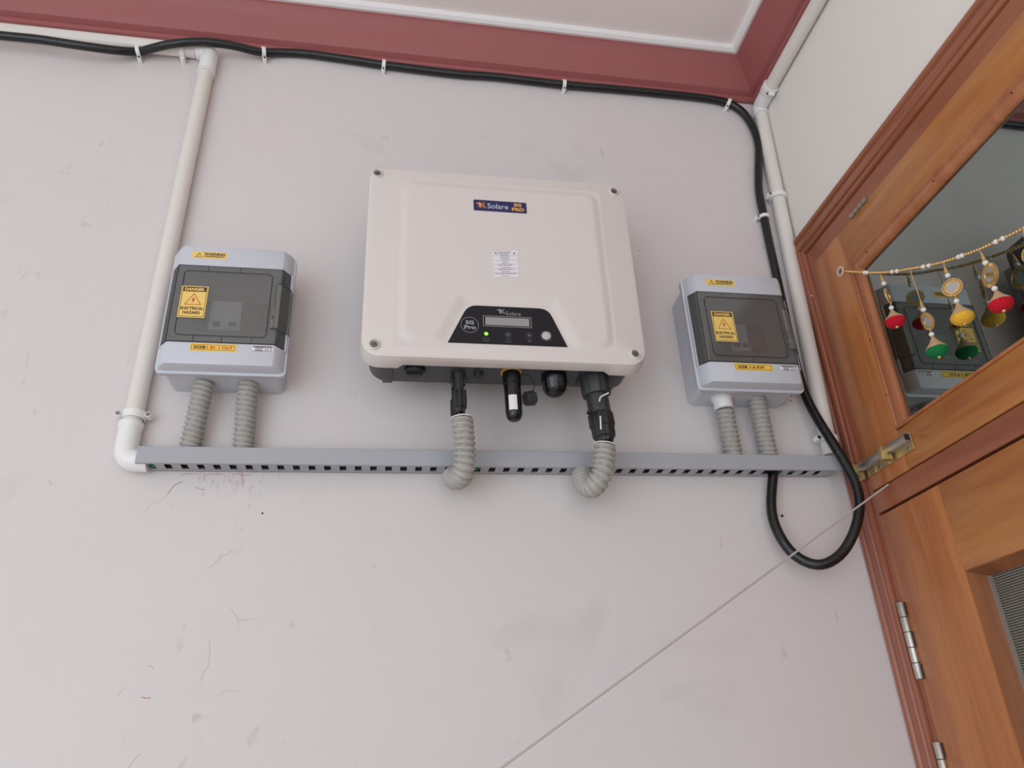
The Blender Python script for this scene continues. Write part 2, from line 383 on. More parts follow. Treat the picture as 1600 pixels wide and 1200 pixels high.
# ============================================================ CONDUIT PIPES
def ring_band(bm, c, axis, r, wd, th, a0=0, a1=360, n=24, ref=None):
    ax = Vector(axis).normalized(); ref = Vector(ref) if ref else Vector((0, -1, 0))
    a = (ref - ax * ref.dot(ax)).normalized(); bb = ax.cross(a); c = Vector(c); rings = []
    k = n if a1 - a0 < 360 else n
    full = a1 - a0 >= 360
    for i in range(k + (0 if full else 1)):
        th_ = math.radians(a0 + (a1 - a0) * i / k); d = a * math.cos(th_) + bb * math.sin(th_)
        rings.append([c + d * r - ax * wd / 2, c + d * (r + th) - ax * wd / 2 * 0.9, c + d * (r + th) + ax * wd / 2 * 0.9, c + d * r + ax * wd / 2])
    if full: rings.append(rings[0]); loft(bm, rings, False, False); bmesh.ops.remove_doubles(bm, verts=bm.verts, dist=1e-6)
    else: loft(bm, rings)
def pipe(name, pts, r, label, m='pvc'):
    b = new(); tube(b, [Vector(p) for p in pts], r, 28); return tag(obj(name, b, m), label, 'pipe')
R1 = 0.0120
pt = W(323, 108, -0.0125); pb = W(205.5, 668, -0.0125)
pipe('conduit_pipe', [pb + (pt - pb) * t / 4 for t in range(5)], R1, 'long cream PVC pipe standing upright at the left of the grey DCDB box')
ph0 = Vector((pt.x - 0.022, -0.0125, lev(pt.x - 0.022, 1.1002))); ph1 = Vector((-1.6, -0.0125, lev(-1.6, 1.1002)))
ph0.z += 0.002; ph1.z += 0.004
pipe('conduit_pipe', [ph0, ph1], R1, 'horizontal cream PVC pipe tucked under the maroon cornice at top left')
def elbow(pa, corner, pc, r, label, part='collar', bend=0.02, two=True):
    pa, corner, pc = Vector(pa), Vector(corner), Vector(pc)
    d1 = (corner - pa).normalized(); d2 = (pc - corner).normalized(); path = [pa]
    for k in range(9):
        t = k / 8; s = corner - d1 * bend; e = corner + d2 * bend
        path.append((1 - t) ** 2 * s + 2 * t * (1 - t) * corner + t * t * e)
    path.append(pc)
    t_ = thing('pipe_elbow', label, 'pipe fitting', corner)
    b = new(); tube(b, path, r, 26); obj('bend', b, 'pvcw', t_)
    for p, d in (((pa, d1), (pc, -d2)) if two else ((pa, d1),)):
        b = new(); lathe(b, p, d, [(-0.001, r), (-0.001, r + 0.0012), (0.004, r + 0.0012), (0.006, r)], 26); obj(part, b, 'pvcw', t_)
    return t_
elbow(pt + Vector((0, 0, -0.012)), (pt.x + 0.001, -0.0133, ph0.z + 0.001), ph0 + Vector((0.002, 0, 0)), 0.0138, 'white elbow joining the upright cream pipe to the pipe under the cornice', bend=0.012)
cz = W(195, 718, -0.02).z
elbow(pb + Vector((-0.001, 0, 0.004)), (pb.x - 0.0005, -0.0148, cz), (-0.2975, -0.0146, cz + 0.0005), 0.0142, 'white elbow turning from the upright cream pipe into the left end of the grey duct', bend=0.018, two=False)
def clamp(c, axis, r, label, side=1, wd=0.010, wall='back'):
    c = Vector(c); ax = Vector(axis).normalized()
    out = Vector((0, -1, 0)) if wall == 'back' else Vector((-1, 0, 0))
    t_ = thing('pipe_clamp', label, 'pipe clamp', c + Vector((0, 0, -wd / 2)), 'white pipe clamps holding the cream conduit')
    b = new(); ring_band(b, c, ax, r, wd, 0.0028, 0, 360, 28, ref=out); obj('clamp_ring', b, 'nylon', t_)
    lat = ax.cross(out).normalized()
    for s in ((-1, 1) if side == 0 else (side,)):
        p = c + lat * s * (r + 0.006); b = new()
        lathe(b, p - out * (0.2 * r) , out, [(0, 0.0042), (0.010, 0.0042), (0.011, 0.0035)], 16); obj('lug', b, 'nylon', t_)
        b = new(); lathe(b, p + out * 0.0115 - out * (0.2 * r), out, [(0, 0.0028), (0.0012, 0.0022)], 12); obj('screw', b, 'screw', t_)
    return t_
clamp(pb + Vector((0.001, 0, 0.016)), pt - pb, R1 + 0.0003, 'white clamp low on the left upright pipe, just above the elbow', 0, 0.011)
rt = Vector((0.6680, -0.0135, 1.1020)); rb = W(1298.5, 712, -0.0135)
pipe('conduit_pipe', [rb, rt - Vector((0, 0, 0.011))], 0.0118, 'cream PVC pipe standing upright in the corner between the wall and the wooden door frame')
zc = rt.z + 0.012
s0 = Vector((0.6668, -0.052, 1.1075)); s1 = Vector((0.6668, -2.4, 1.1075))
pipe('conduit_pipe', [s0, s1], 0.0118, 'cream PVC pipe running under the maroon cornice along the right wall')
elbow(rt + Vector((0, 0, -0.013)), (0.6678, -0.0142, 1.1075), s0 + Vector((0, -0.004, 0)), 0.0134, 'white elbow in the corner under the cornice at top right', bend=0.010)
clamp(S(1202, 141, XR - 0.0128) * 0 + Vector((0.6668, -0.0640, 1.1075)), (0, 1, 0), 0.0120, 'white clamp on the right wall pipe, just past the corner elbow', -1, 0.009, 'right')
def on_pipe(z): t = (z - rb.z) / (rt.z - rb.z); return rb + (rt - rb) * t
c1 = W(1214, 309, -0.0135)
clamp(on_pipe(c1.z), rt - rb, 0.0125, 'white clamp halfway up the corner pipe, above the grey ACDB box', -1, 0.009)
c2 = W(1296, 688, -0.0135)
clamp(on_pipe(c2.z), rt - rb, 0.0125, 'white clamp low on the corner pipe, just above the right end of the duct', -1, 0.009)

# ============================================================ BLACK CABLE AND ITS CLIPS
CR = 0.0070
top = [(-160, 40), (-80, 47), (0, 55.5), (60, 61.5), (120, 70.5), (180, 78.6), (216, 80.4), (240, 75), (270, 68.4), (315, 65.4), (360, 70.5), (405, 81.0), (440, 82), (482, 84.4), (554, 94.5), (600, 101.5), (709, 115.2), (778, 120.3), (881, 132.4), (950, 138.2), (1013, 144), (1098, 153), (1138, 161.5), (1160.7, 175.7), (1176.3, 198.4), (1184.8, 226.7), (1185, 269), (1186, 300), (1193, 336), (1202, 380)]
ypath = {-160: -0.033, -80: -0.033, 0: -0.033, 60: -0.033, 120: -0.033, 180: -0.024, 216: -0.0125, 240: -0.024, 270: -0.034, 315: -0.036, 360: -0.028, 405: -0.014}
pts = []
for u, v in top:
    y = ypath.get(u, -0.0085 if u > 405 else -0.018)
    if u > 1150: y = -0.009
    pts.append(W(u, v, y))
for u, v, y in ((1212, 425, -0.009), (1226, 490, -0.009), (1240, 555, -0.011), (1254, 604, -0.018), (1266, 634, -0.024), (1285, 667, -0.034), (1301, 692, -0.042), (1320, 723, -0.048), (1335, 752, -0.052), (1342.5, 780, -0.054), (1341, 808, -0.054), (1332, 837, -0.051), (1317, 862, -0.046), (1297, 878, -0.042), (1276, 882.5, -0.037), (1255, 876, -0.031), (1235, 861, -0.026), (1220, 840, -0.022), (1209, 815, -0.018), (1205, 790, -0.016), (1206, 765, -0.015), (1208, 742, -0.015), (1208.5, 734, -0.015)):
    pts.append(W(u, v, y))
path = smooth_path(pts, 0.006)
b = new(); tube(b, path, CR, 18)
tag(obj('black_cable', b, 'cable'), 'thick black cable under the cornice, falling down the corner and looping into the duct', 'cable')
def clip(u, v, ang, label):
    best = min(range(len(path)), key=lambda i: (path[i] - W(u, v, path[i].y)).length)
    c = path[best]; t = (path[min(best + 2, len(path) - 1)] - path[max(best - 2, 0)]).normalized()
    t_ = thing('cable_clip', label, 'cable clip', c + Vector((0, 0, -0.012)), 'white nail-on clips holding the black cable')
    b = new(); ring_band(b, c, t, CR + 0.0002, 0.0065, 0.0022, -125, 115, 18, ref=(0, -1, 0)); obj('hook', b, 'nylon', t_)
    lat = t.cross(Vector((0, -1, 0))).normalized()
    if lat.z > 0: lat = -lat
    if ang: lat = -lat
    p = c + lat * (CR + 0.0048); p.y = 0; b = new()
    lathe(b, p, (0, -1, 0), [(0, 0.0036), (0.010, 0.0036), (0.0112, 0.0028)], 14); obj('boss', b, 'nylon', t_)
    b = new(); lathe(b, p + Vector((0, -0.0112, 0)), (0, -1, 0), [(0, 0.0016), (0.0013, 0.0016)], 10); obj('nail', b, 'hole', t_)
clip(219, 82, 0, 'white cable clip just left of the upright cream pipe, below the horizontal pipe')
clip(414, 84, 0, 'white cable clip first to the right of the left upright pipe')
clip(596, 103, 0, 'white cable clip on the black cable above the left edge of the white inverter')
clip(884, 133, 0, 'white cable clip on the black cable above the right part of the white inverter')
clip(1138, 161, 0, 'white cable clip where the black cable starts to bend down near the corner')
clip(1195, 342, 1, 'white cable clip on the falling black cable above the grey ACDB box')
# the clip on the horizontal pipe
c = Vector((W(288, 70, -0.0125).x, -0.0125, 0)); c.z = ph0.z + (ph1.z - ph0.z) * (c.x - ph0.x) / (ph1.x - ph0.x)
t_ = thing('pipe_clip', 'white clip over the horizontal cream pipe just left of the top elbow', 'pipe clip', c + Vector((0, 0, -0.016)))
b = new(); ring_band(b, c, (1, 0, 0), R1, 0.008, 0.0026, -130, 130, 22); obj('hook', b, 'nylon', t_)
b = new(); lathe(b, (c.x + 0.001, 0, c.z - R1 - 0.006), (0, -1, 0), [(0, 0.0042), (0.013, 0.0042), (0.014, 0.003)], 14); obj('boss', b, 'nylon', t_)

# ============================================================ SLOTTED GREY DUCT
ax0, ax1 = -0.3065, 0.6425; zb, zt = 0.3755, 0.3972; dd = 0.0295; tilt = 0.0044
def dz(x): return (x - ax0) * tilt
duct = thing('slotted_duct', 'long grey slotted wiring duct running along the wall under the boxes and the inverter', 'cable duct', ((ax0 + ax1) / 2, -0.015, zb))
def tilted(bm):
    for v in bm.verts: v.co.z += dz(v.co.x)
    return bm
b = new(); box(b, ax0 - 0.002, ax1, -dd - 0.0018, -dd, zb - 0.0008, zt, 0.0005, 1)
box(b, ax0 - 0.002, ax1, -dd, -dd + 0.0026, zb - 0.0008, zb + 0.0004)
obj('front_cover', tilted(b), 'duct', duct, 30)
P0 = W(238, 730, -0.015).x; pitch = 0.0196; sw = 0.0086
b = new(); x0 = ax0 + 0.010; x1 = ax1 - 0.008
box(b, x0, x1, -0.0016, 0, zb, zt - 0.001)                      # back
box(b, x0, x1, -0.0078, 0, zb, zb + 0.0008)                      # bottom, strip by the wall
box(b, x0, x1, -dd, -dd + 0.0028, zb + 0.0004, zb + 0.0012)     # bottom, strip by the cover
cuts = []; k = 0
while P0 + k * pitch < x1 - 0.012: cuts.append(P0 + k * pitch); k += 1
bounds = [x0] + [c + s * sw / 2 for c in cuts for s in (-1, 1)] + [x1]
wide = (W(1203, 740, -0.015).x, W(1226, 740, -0.015).x)
for i in range(0, len(bounds), 2):
    if bounds[i] > wide[0] - 0.004 and bounds[i + 1] < wide[1] + 0.004: continue
    box(b, bounds[i], bounds[i + 1], -dd + 0.0028, -0.0078, zb, zb + 0.0008)
obj('slotted_base', tilted(b), 'duct', duct, 30)
for i in range(0, len(bounds), 2):
    if any(abs((bounds[i] + bounds[i + 1]) / 2 - xx) < 0.016 for xx in (-0.2507, -0.1843, 0.4887, 0.5426)): continue
    b = new(); box(b, bounds[i], bounds[i + 1], -dd + 0.0005, -0.001, zt - 0.0035, zt - 0.002); obj('duct_finger', tilted(b), 'duct', duct, 0)   # top side, same slots
for yy, zz, rr_, m_, nm in ((-0.0066, 0.0082, 0.0048, 'wire', 'black_wire_and_slot_shade'), (-0.0156, 0.0082, 0.0044, 'wire', 'black_wire_and_slot_shade'), (-0.0242, 0.0082, 0.0042, 'wire', 'black_wire_and_slot_shade')):  # black wires added and sized to keep the duct dark behind its slots
    b = new(); pp = [Vector((x0 + 0.004 + (x1 - x0 - 0.012) * i / 60, yy + 0.0002 * math.sin(i * 0.7 + rr_ * 900), zb + zz + 0.0003 * math.sin(i * 0.9 + yy * 300) + dz(x0 + (x1 - x0) * i / 60))) for i in range(61)]
    tube(b, pp, rr_, 10)
    tag(obj(nm, b, m_), 'black wire added inside the grey duct so that its slots look dark', 'wire', 'black wires added to darken the duct slots')
def gwire(xa, xb, label):
    b = new(); pp = [Vector((xa + (xb - xa) * i / 12, -0.0150 + 0.003 * math.sin(i * 0.8), zb + 0.0026 + 0.0004 * math.sin(i * 0.5) + dz(xa))) for i in range(13)]
    tube(b, pp, 0.0020, 10); tag(obj('green_wire', b, 'green'), label, 'wire')
gwire(x0 + 0.003, P0 + 0.006, 'green wire showing in the first slot at the left end of the duct')
gwire(wide[0] + 0.012, wide[1] + 0.028, 'green wire showing in the duct beside the looping black cable')
gwire(W(742, 733, -0.015).x, W(758, 733, -0.015).x, 'green wire end showing in the slot beside the middle conduit')

# ============================================================ CORRUGATED CONDUITS
def flex(pts, r, label, pitch=0.0070, amp=0.0034, torn=False, coupling=None, parent_z=None):
    sp = smooth_path(pts, 0.0011)
    t_ = thing('corrugated_conduit', label, 'conduit', min(sp, key=lambda p: p.z), 'grey corrugated conduits')
    fr = frames(sp); rings = []; s = 0; n = 24
    for i, (p, (t, a, bb)) in enumerate(zip(sp, fr)):
        if i: s += (sp[i] - sp[i - 1]).length
        ring = []
        for k in range(n):
            th = 2 * PI * k / n; q = 0.5 + 0.5 * math.cos(2 * PI * s / pitch + th)
            q = q ** 0.55
            ring.append(p + (a * math.cos(th) + bb * math.sin(th)) * (r - amp * 0.85 + amp * q))
        rings.append(ring)
    b = new(); loft(b, rings, False, False)
    inner = [[p + (a * math.cos(2 * PI * k / n) + bb * math.sin(2 * PI * k / n)) * (r - amp * 1.2) for k in range(n)] for p, (t, a, bb) in zip(sp[::6] + [sp[-1]], fr[::6] + [fr[-1]])]
    loft(b, inner, False, False)
    obj('ribbed_sleeve', b, 'flex', t_, 60)
    # cut end: loose turn of the white stiffening spiral
    if torn:
        p, (t, a, bb) = sp[0], fr[0]; b = new()
        cp = [p - t * (0.0003 + 0.0035 * max(0, (k - 7) / 9.0)) + (a * math.cos(0.4 * k + 0.8) + bb * math.sin(0.4 * k + 0.8)) * (r - 0.0004 + 0.0005 * max(0, k - 10)) for k in range(15)]
        tube(b, cp, 0.0008, 8); obj('stiffening_spiral', b, 'nylon', t_)
    return t_
RF = 0.0132
a_ = Vector((-0.2408, -0.030, 0.4905)); z_ = Vector((-0.2510, -0.0150, 0.3915))
flex([a_, a_ * 0.66 + z_ * 0.34 + Vector((0, -0.001, 0)), a_ * 0.33 + z_ * 0.67, z_], RF, 'left of two grey corrugated conduits dropping from the DCDB box into the duct')
a_ = Vector((-0.1856, -0.030, 0.4920)); z_ = Vector((-0.1842, -0.0150, 0.3920))
flex([a_, a_ * 0.66 + z_ * 0.34, a_ * 0.33 + z_ * 0.67, z_], RF, 'right of two grey corrugated conduits dropping from the DCDB box into the duct')
a_ = Vector((0.4812, -0.029, 0.4700)); z_ = Vector((0.4890, -0.0150, 0.3950))
flex([a_, a_ * 0.5 + z_ * 0.5, z_], RF, 'left grey corrugated conduit under the ACDB box, hanging from a white coupling')
a_ = Vector((0.5337, -0.030, 0.4925)); z_ = Vector((0.5430, -0.0150, 0.3960))
flex([a_, a_ * 0.66 + z_ * 0.34, a_ * 0.33 + z_ * 0.67, z_], RF, 'right grey corrugated conduit under the ACDB box with no coupling')
t_ = thing('conduit_coupling', 'short white coupling under the ACDB box holding the left conduit', 'pipe fitting', (0.4802, -0.0295, 0.462))
b = new(); lathe(b, (0.4795, -0.030, 0.4905), (0.06, 0.02, -1), [(0, 0.0155), (0.004, 0.0155), (0.0045, 0.0138), (0.020, 0.0138), (0.020, 0.012)], 28); obj('sleeve', b, 'pvcw', t_)
flex([W(721.5, 654, -0.090), W(724, 677, -0.089), W(726, 702, -0.084), W(726, 724, -0.077), W(723.5, 738, -0.067), W(718.5, 746, -0.053), W(712, 748, -0.038), W(707, 746, -0.026)], 0.0140, 'grey corrugated conduit from the left inverter plug, curling back under the duct', torn=True, pitch=0.0072, amp=0.0042)
flex([W(945, 696, -0.086), W(944, 717, -0.085), W(941, 737, -0.082), W(934, 752, -0.075), W(925, 761, -0.062), W(916, 758, -0.048), W(911, 750, -0.036), W(910, 742, -0.026)], 0.0142, 'grey corrugated conduit from the right inverter connector, curling back under the duct', torn=True, pitch=0.0072, amp=0.0042)

# ============================================================ DISTRIBUTION BOXES
def enclosure(name, cx, label, which):
    t_ = thing(name, label, 'electrical box', (cx, -0.03, 0.487))
    X = lambda x: cx + x * 0.976
    # rear body
    b = new()
    loft(b, [rr(X(-0.0755), X(0.0755), 0.4895, 0.669, 0.009, 0.0), rr(X(-0.0765), X(0.0765), 0.4890, 0.669, 0.009, -0.0545), ])
    obj('body', b, 'abs', t_)
    b = new(); loft(b, [rr(X(-0.082), X(0.082), 0.4860, 0.6725, 0.008, -0.0530), rr(X(-0.083), X(0.083), 0.4850, 0.6735, 0.008, -0.0545), rr(X(-0.083), X(0.083), 0.4850, 0.6735, 0.008, -0.0615), rr(X(-0.081), X(0.081), 0.4875, 0.672, 0.008, -0.0628)])
    obj('rim', b, 'abs', t_)
    # lid: same cross-section above and below the window, low sill behind it
    sec = [(-0.0805, -0.062), (-0.0780, -0.0700), (-0.0690, -0.0812), (-0.0672, -0.0822), (0.0672, -0.0822), (0.0690, -0.0812), (0.0780, -0.0700), (0.0805, -0.062)]
    def block(z0, z1, top, bot):
        rings = []
        def ins(z, dy, dx): return [Vector((X(x - dx * (1 if x > 0 else -1)), min(y + dy, -0.0615) if y < -0.063 else y, z)) for x, y in sec]
        if bot: rings += [ins(z0, 0.006, 0.004), ins(z0 + 0.0015, 0.0008, 0.001), ins(z0 + 0.004, 0, 0)]
        else: rings += [ins(z0, 0.0006, 0.0006), ins(z0 + 0.0008, 0, 0)]
        if top: rings += [ins(z1 - 0.004, 0, 0), ins(z1 - 0.0012, 0.001, 0.001), ins(z1, 0.006, 0.004)]
        else: rings += [ins(z1 - 0.0008, 0, 0), ins(z1, 0.0006, 0.0006)]
        return rings
    b = new(); loft(b, block(0.6385, 0.6720, True, False)); loft(b, block(0.4880, 0.5205, False, True))
    box(b, X(-0.081), X(-0.0785), -0.068, -0.0615, 0.5195, 0.6395); box(b, X(0.0785), X(0.081), -0.068, -0.0615, 0.5195, 0.6395)
    obj('lid', b, 'abs', t_, 30)
    b = new(); box(b, X(-0.078), X(0.078), -0.0632, -0.0620, 0.5190, 0.640); obj('inner_plate', b, 'absd', t_)
    # breakers behind the window
    def breaker(x0, x1, m1, lev_n):
        b = new(); box(b, X(x0), X(x1), -0.0700, -0.0632, 0.548, 0.592, 0.001); br = obj('breaker', b, m1, t_)
        for i in range(lev_n):
            xx = x0 + (x1 - x0) * (i + 0.5) / lev_n
            b = new(); box(b, X(xx - 0.0045), X(xx + 0.0045), -0.0745, -0.0700, 0.552, 0.5575, 0.0008); obj('toggle', b, 'brkd', br)
    if which == 'dc':
        breaker(-0.022, 0.018, 'brk', 2); breaker(0.021, 0.040, 'brkr', 1); breaker(0.042, 0.055, 'brkd', 1); breaker(-0.040, -0.026, 'brkd', 1)
    else:
        breaker(-0.022, 0.006, 'brk', 2); breaker(0.010, 0.034, 'brkd', 1)
    # smoked window, bent over the chamfers
    sw_ = [(-0.0805, -0.0640), (-0.0786, -0.0705), (-0.0694, -0.0820), (-0.0675, -0.0832), (0.0675, -0.0832), (0.0694, -0.0820), (0.0786, -0.0705), (0.0805, -0.0640)]
    inn = [(x * 0.975, y + 0.0016) for x, y in sw_]
    b = new(); ring = lambda z: [Vector((X(x), y, z)) for x, y in sw_] + [Vector((X(x), y, z)) for x, y in reversed(inn)]
    loft(b, [ring(0.5212), ring(0.6378)]); win = obj('smoked_window', b, 'smoke', t_, 30)
    # seams
    def seam(pts, r=0.00055, closed=False):
        b = new(); tube(b, [Vector(p) for p in pts], r, 6); obj('seam', b, 'line', win)
    yw = -0.0833
    rp = rr(X(-0.060), X(0.056), 0.5300, 0.6290, 0.006, yw, 4); seam(rp + [rp[0]])
    for xx in (-0.036, 0.000, 0.038): seam([(X(xx), yw, 0.5214), (X(xx), yw, 0.5296)], 0.00035)
    for xx in (-0.030, 0.012): seam([(X(xx), yw, 0.6295), (X(xx), yw, 0.6376)], 0.0003)
    seam([(X(-0.0700), -0.0822, 0.5214), (X(-0.0700), -0.0822, 0.6376)], 0.0004)
    seam([(X(0.0700), -0.0822, 0.5214), (X(0.0700), -0.0822, 0.5330)], 0.0005); seam([(X(0.0700), -0.0822, 0.6130), (X(0.0700), -0.0822, 0.6376)], 0.0005)
    seam([(X(-0.0798), -0.0650, 0.5209), (X(-0.0690), -0.0824, 0.5209), (X(0.0690), -0.0824, 0.5209), (X(0.0798), -0.0650, 0.5209)], 0.0006)
    seam([(X(-0.0798), -0.0650, 0.6381), (X(-0.0690), -0.0824, 0.6381), (X(0.0690), -0.0824, 0.6381), (X(0.0798), -0.0650, 0.6381)], 0.0006)
    # latch on the right edge
    b = new(); la = [(0.0620, -0.0838), (0.0645, -0.0862), (0.0700, -0.0858), (0.0812, -0.0716), (0.0835, -0.0640), (0.0815, -0.0640), (0.0790, -0.0710), (0.0690, -0.0836)]
    loft(b, [[Vector((X(x), y, z)) for x, y in la] for z in (0.5440, 0.5460, 0.6100, 0.6120)]); lt = obj('latch', b, 'smoke2', t_, 30)
    b = new(); box(b, X(0.0600), X(0.0640), -0.0868, -0.0834, 0.5440, 0.5560, 0.0006); box(b, X(0.0608), X(0.0640), -0.0862, -0.0834, 0.5620, 0.5760, 0.0006); obj('finger_grip', b, 'smoke2', lt, 30)
    b = new(); tube(b, [Vector((X(0.0645), -0.0866, 0.6120)), Vector((X(0.0702), -0.0862, 0.6120)), Vector((X(0.0812), -0.0722, 0.6120))], 0.0005, 6); obj('seam', b, 'line', lt)
    # warning sticker
    yf = -0.0823
    def sticker(nm, x0, x1, z0, z1, m, y=yf, border=None):
        if border:
            b = new(); box(b, X(x0 - border), X(x1 + border), y - 0.00015, y + 0.0002, z0 - border, z1 + border); obj('clear_backing', b, 'sbord', t_)
        b = new(); box(b, X(x0), X(x1), y - 0.0003, y + 0.0001, z0, z1); return obj(nm, b, m, t_)
    def tri(b, cx_, cz_, s, wd, y, mi=0):
        p = [Vector((X(cx_ - s * 0.58), y, cz_ - s * 0.42)), Vector((X(cx_ + s * 0.58), y, cz_ - s * 0.42)), Vector((X(cx_), y, cz_ + s * 0.55))]
        for i in range(3): strip(b, p[i], p[(i + 1) % 3], wd, 0.0002, mi=mi)
        for q in p: lathe(b, q, (0, -1, 0), [(0, wd / 2), (0.0002, wd / 2)], 8, mi=mi)
    x_w = -0.054 if which == 'dc' else -0.051
    st = sticker('warning_sticker', x_w, x_w + 0.045, 0.6510, 0.6608, 'yel', border=0.0012)
    ys = yf - 0.0003; b = new(); tri(b, x_w + 0.0085, 0.6555, 0.0072, 0.0006, ys)
    text(b, '!', (X(x_w + 0.0085), ys, 0.6552), 0.0007, 0.0036, bold=0.01)
    text(b, 'WARNING', (X(x_w + 0.0290), ys, 0.6578), 0.0275, 0.0045, bold=0.035)
    strip(b, (X(x_w + 0.0150), ys, 0.6545), (X(x_w + 0.0425), ys, 0.6545), 0.0006); strip(b, (X(x_w + 0.0150), ys, 0.6530), (X(x_w + 0.0400), ys, 0.6530), 0.0005)
    flat('lettering', b, 'ink2', st)
    # danger sticker stuck on the window
    x_d = -0.0600 if which == 'dc' else -0.0535; zd0, zd1 = (0.5555, 0.6040) if which == 'dc' else (0.5530, 0.6035)
    wd_ = 0.0345; yd = -0.0840
    b = new(); box(b, X(x_d), X(x_d + wd_), yd - 0.0003, yd + 0.0004, zd0, zd1)
    st = obj('danger_sticker', b, 'yel', t_); ys = yd - 0.0003; cxd = x_d + wd_ / 2; hh = zd1 - zd0
    b = new(); strip(b, (X(x_d + 0.0025), ys, zd1 - 0.0053), (X(x_d + wd_ - 0.0025), ys, zd1 - 0.0053), 0.0066)
    e = 0.0017
    q = [(X(x_d + e), ys, zd0 + e), (X(x_d + wd_ - e), ys, zd0 + e), (X(x_d + wd_ - e), ys, zd1 - e), (X(x_d + e), ys, zd1 - e)]
    for i in range(4): strip(b, q[i], q[(i + 1) % 4], 0.0005)
    text(b, 'ELECTRICAL', (X(cxd), ys, zd0 + 0.0140), 0.0285, 0.0044, bold=0.035); text(b, 'HAZARD', (X(cxd), ys, zd0 + 0.0075), 0.0215, 0.0044, bold=0.035)
    flat('lettering', b, 'ink2', st)
    b = new(); text(b, 'DANGER', (X(cxd), ys - 0.0003, zd1 - 0.0053), 0.0245, 0.0046, bold=0.045); flat('headline', b, 'yel', st)
    b = new(); tri(b, cxd, zd0 + hh * 0.56, 0.0175, 0.0008, ys)
    c_ = Vector((X(cxd), ys - 0.0001, zd0 + hh * 0.56 - 0.0003)); k_ = 0.0030
    poly(b, [c_ + Vector((a * k_, 0, d * k_)) for a, d in ((0.3, 1.6), (-0.8, -0.1), (-0.1, 0.0), (-0.5, -1.6), (0.8, 0.35), (0.1, 0.25))], FRONT, 0.0002)
    flat('hazard_triangle', b, 'inkr', st)
    # name plate
    x0, x1, s_ = (-0.0375, 0.0195, 'DCDB') if which == 'dc' else (-0.0310, 0.0270, 'ACDB')
    z0 = 0.5080
    st = sticker('name_sticker', x0, x1, z0, z0 + 0.0100, 'yel2', border=0.0012); ys = yf - 0.0003; b = new(); e = 0.0014
    q = [(X(x0 + e), ys, z0 + e), (X(x1 - e), ys, z0 + e), (X(x1 - e), ys, z0 + 0.01 - e), (X(x0 + e), ys, z0 + 0.01 - e)]
    for i in range(4): strip(b, q[i], q[(i + 1) % 4], 0.0004)
    xa = x0 + 0.0045; text(b, s_, (X(xa + 0.0072), ys, z0 + 0.005), 0.0145, 0.0044, bold=0.05)
    flat('lettering', b, 'ink2', st)
    b = new()
    if which == 'dc': text(b, '1 IN -1 OUT', (X(xa + 0.0325), ys, z0 + 0.005), 0.0315, 0.0042, bold=0.03)
    else: text(b, '1-6 KW', (X(xa + 0.0300), ys, z0 + 0.005), 0.0225, 0.0042, bold=0.035)
    flat('rating', b, 'inkr' if which == 'dc' else 'ink2', st)
    # maker's small sticker: lines too fine to read
    x0, x1 = 0.0400, 0.0668; st = sticker('maker_sticker', x0, x1, 0.5100, 0.5185, 'paper'); b = new()
    strip(b, (X(x0 + 0.001), ys, 0.5170), (X(x1 - 0.001), ys, 0.5170), 0.0010)
    for zz, xe in ((0.5147, 0.0150), (0.5129, 0.0130), (0.5113, 0.0140)): strip(b, (X(x0 + 0.004), ys, zz), (X(x0 + xe), ys, zz), 0.0006)
    for xx in (0.0175, 0.0205, 0.0240): strip(b, (X(x0 + xx), ys, 0.5113), (X(x0 + xx), ys, 0.5150), 0.0008)
    for zz in (0.5104, 0.5158): strip(b, (X(x0 + 0.0008), ys, zz), (X(x1 - 0.0008), ys, zz), 0.0004)
    flat('fine_print', b, 'ink', st)
    return t_
enclosure('distribution_box', -0.2150, 'grey DCDB distribution box with smoked window, to the left of the white inverter', 'dc')
enclosure('distribution_box', 0.5125, 'grey ACDB distribution box with smoked window, beside the wooden door frame', 'ac')

# ============================================================ INVERTER
IX0, IX1, IZ0, IZ1, IY = -0.0365, 0.3315, 0.4785, 0.7820, -0.1400
inv = thing('solar_inverter', 'white solar inverter with black display panel, at the middle of the wall', 'inverter', (0.147, -0.07, 0.474))
b = new()
R_ = 0.024
def shell(x0, x1, z0, z1, r, y, drop):      # rounded outline whose lower lip drops at both corners
    p = rr(x0, x1, z0 - drop, z1, r, y, 10); k = 33   # after the lower left corner
    return p[:k] + [Vector((IX0 + 0.046, y, z0 - drop)), Vector((IX0 + 0.053, y, z0)), Vector((IX1 - 0.053, y, z0)), Vector((IX1 - 0.046, y, z0 - drop))] + p[k:]
loft(b, [shell(IX0 - 0.0015, IX1 + 0.0015, IZ0 + 0.0005, IZ1 + 0.003, R_, -0.1165, 0.0050), shell(IX0 - 0.0015, IX1 + 0.0015, IZ0 - 0.0004, IZ1 + 0.003, R_, -0.120, 0.0042),
         shell(IX0, IX1, IZ0 - 0.0004, IZ1, R_, -0.1350, 0.0008), shell(IX0 + 0.0006, IX1 - 0.0006, IZ0 + 0.0006, IZ1 - 0.0006, R_ - 0.001, -0.1385, 0.0002), shell(IX0 + 0.0035, IX1 - 0.0035, IZ0 + 0.0035, IZ1 - 0.0035, R_ - 0.004, IY, 0)])
cover = obj('front_cover', b, 'white', inv, 30)
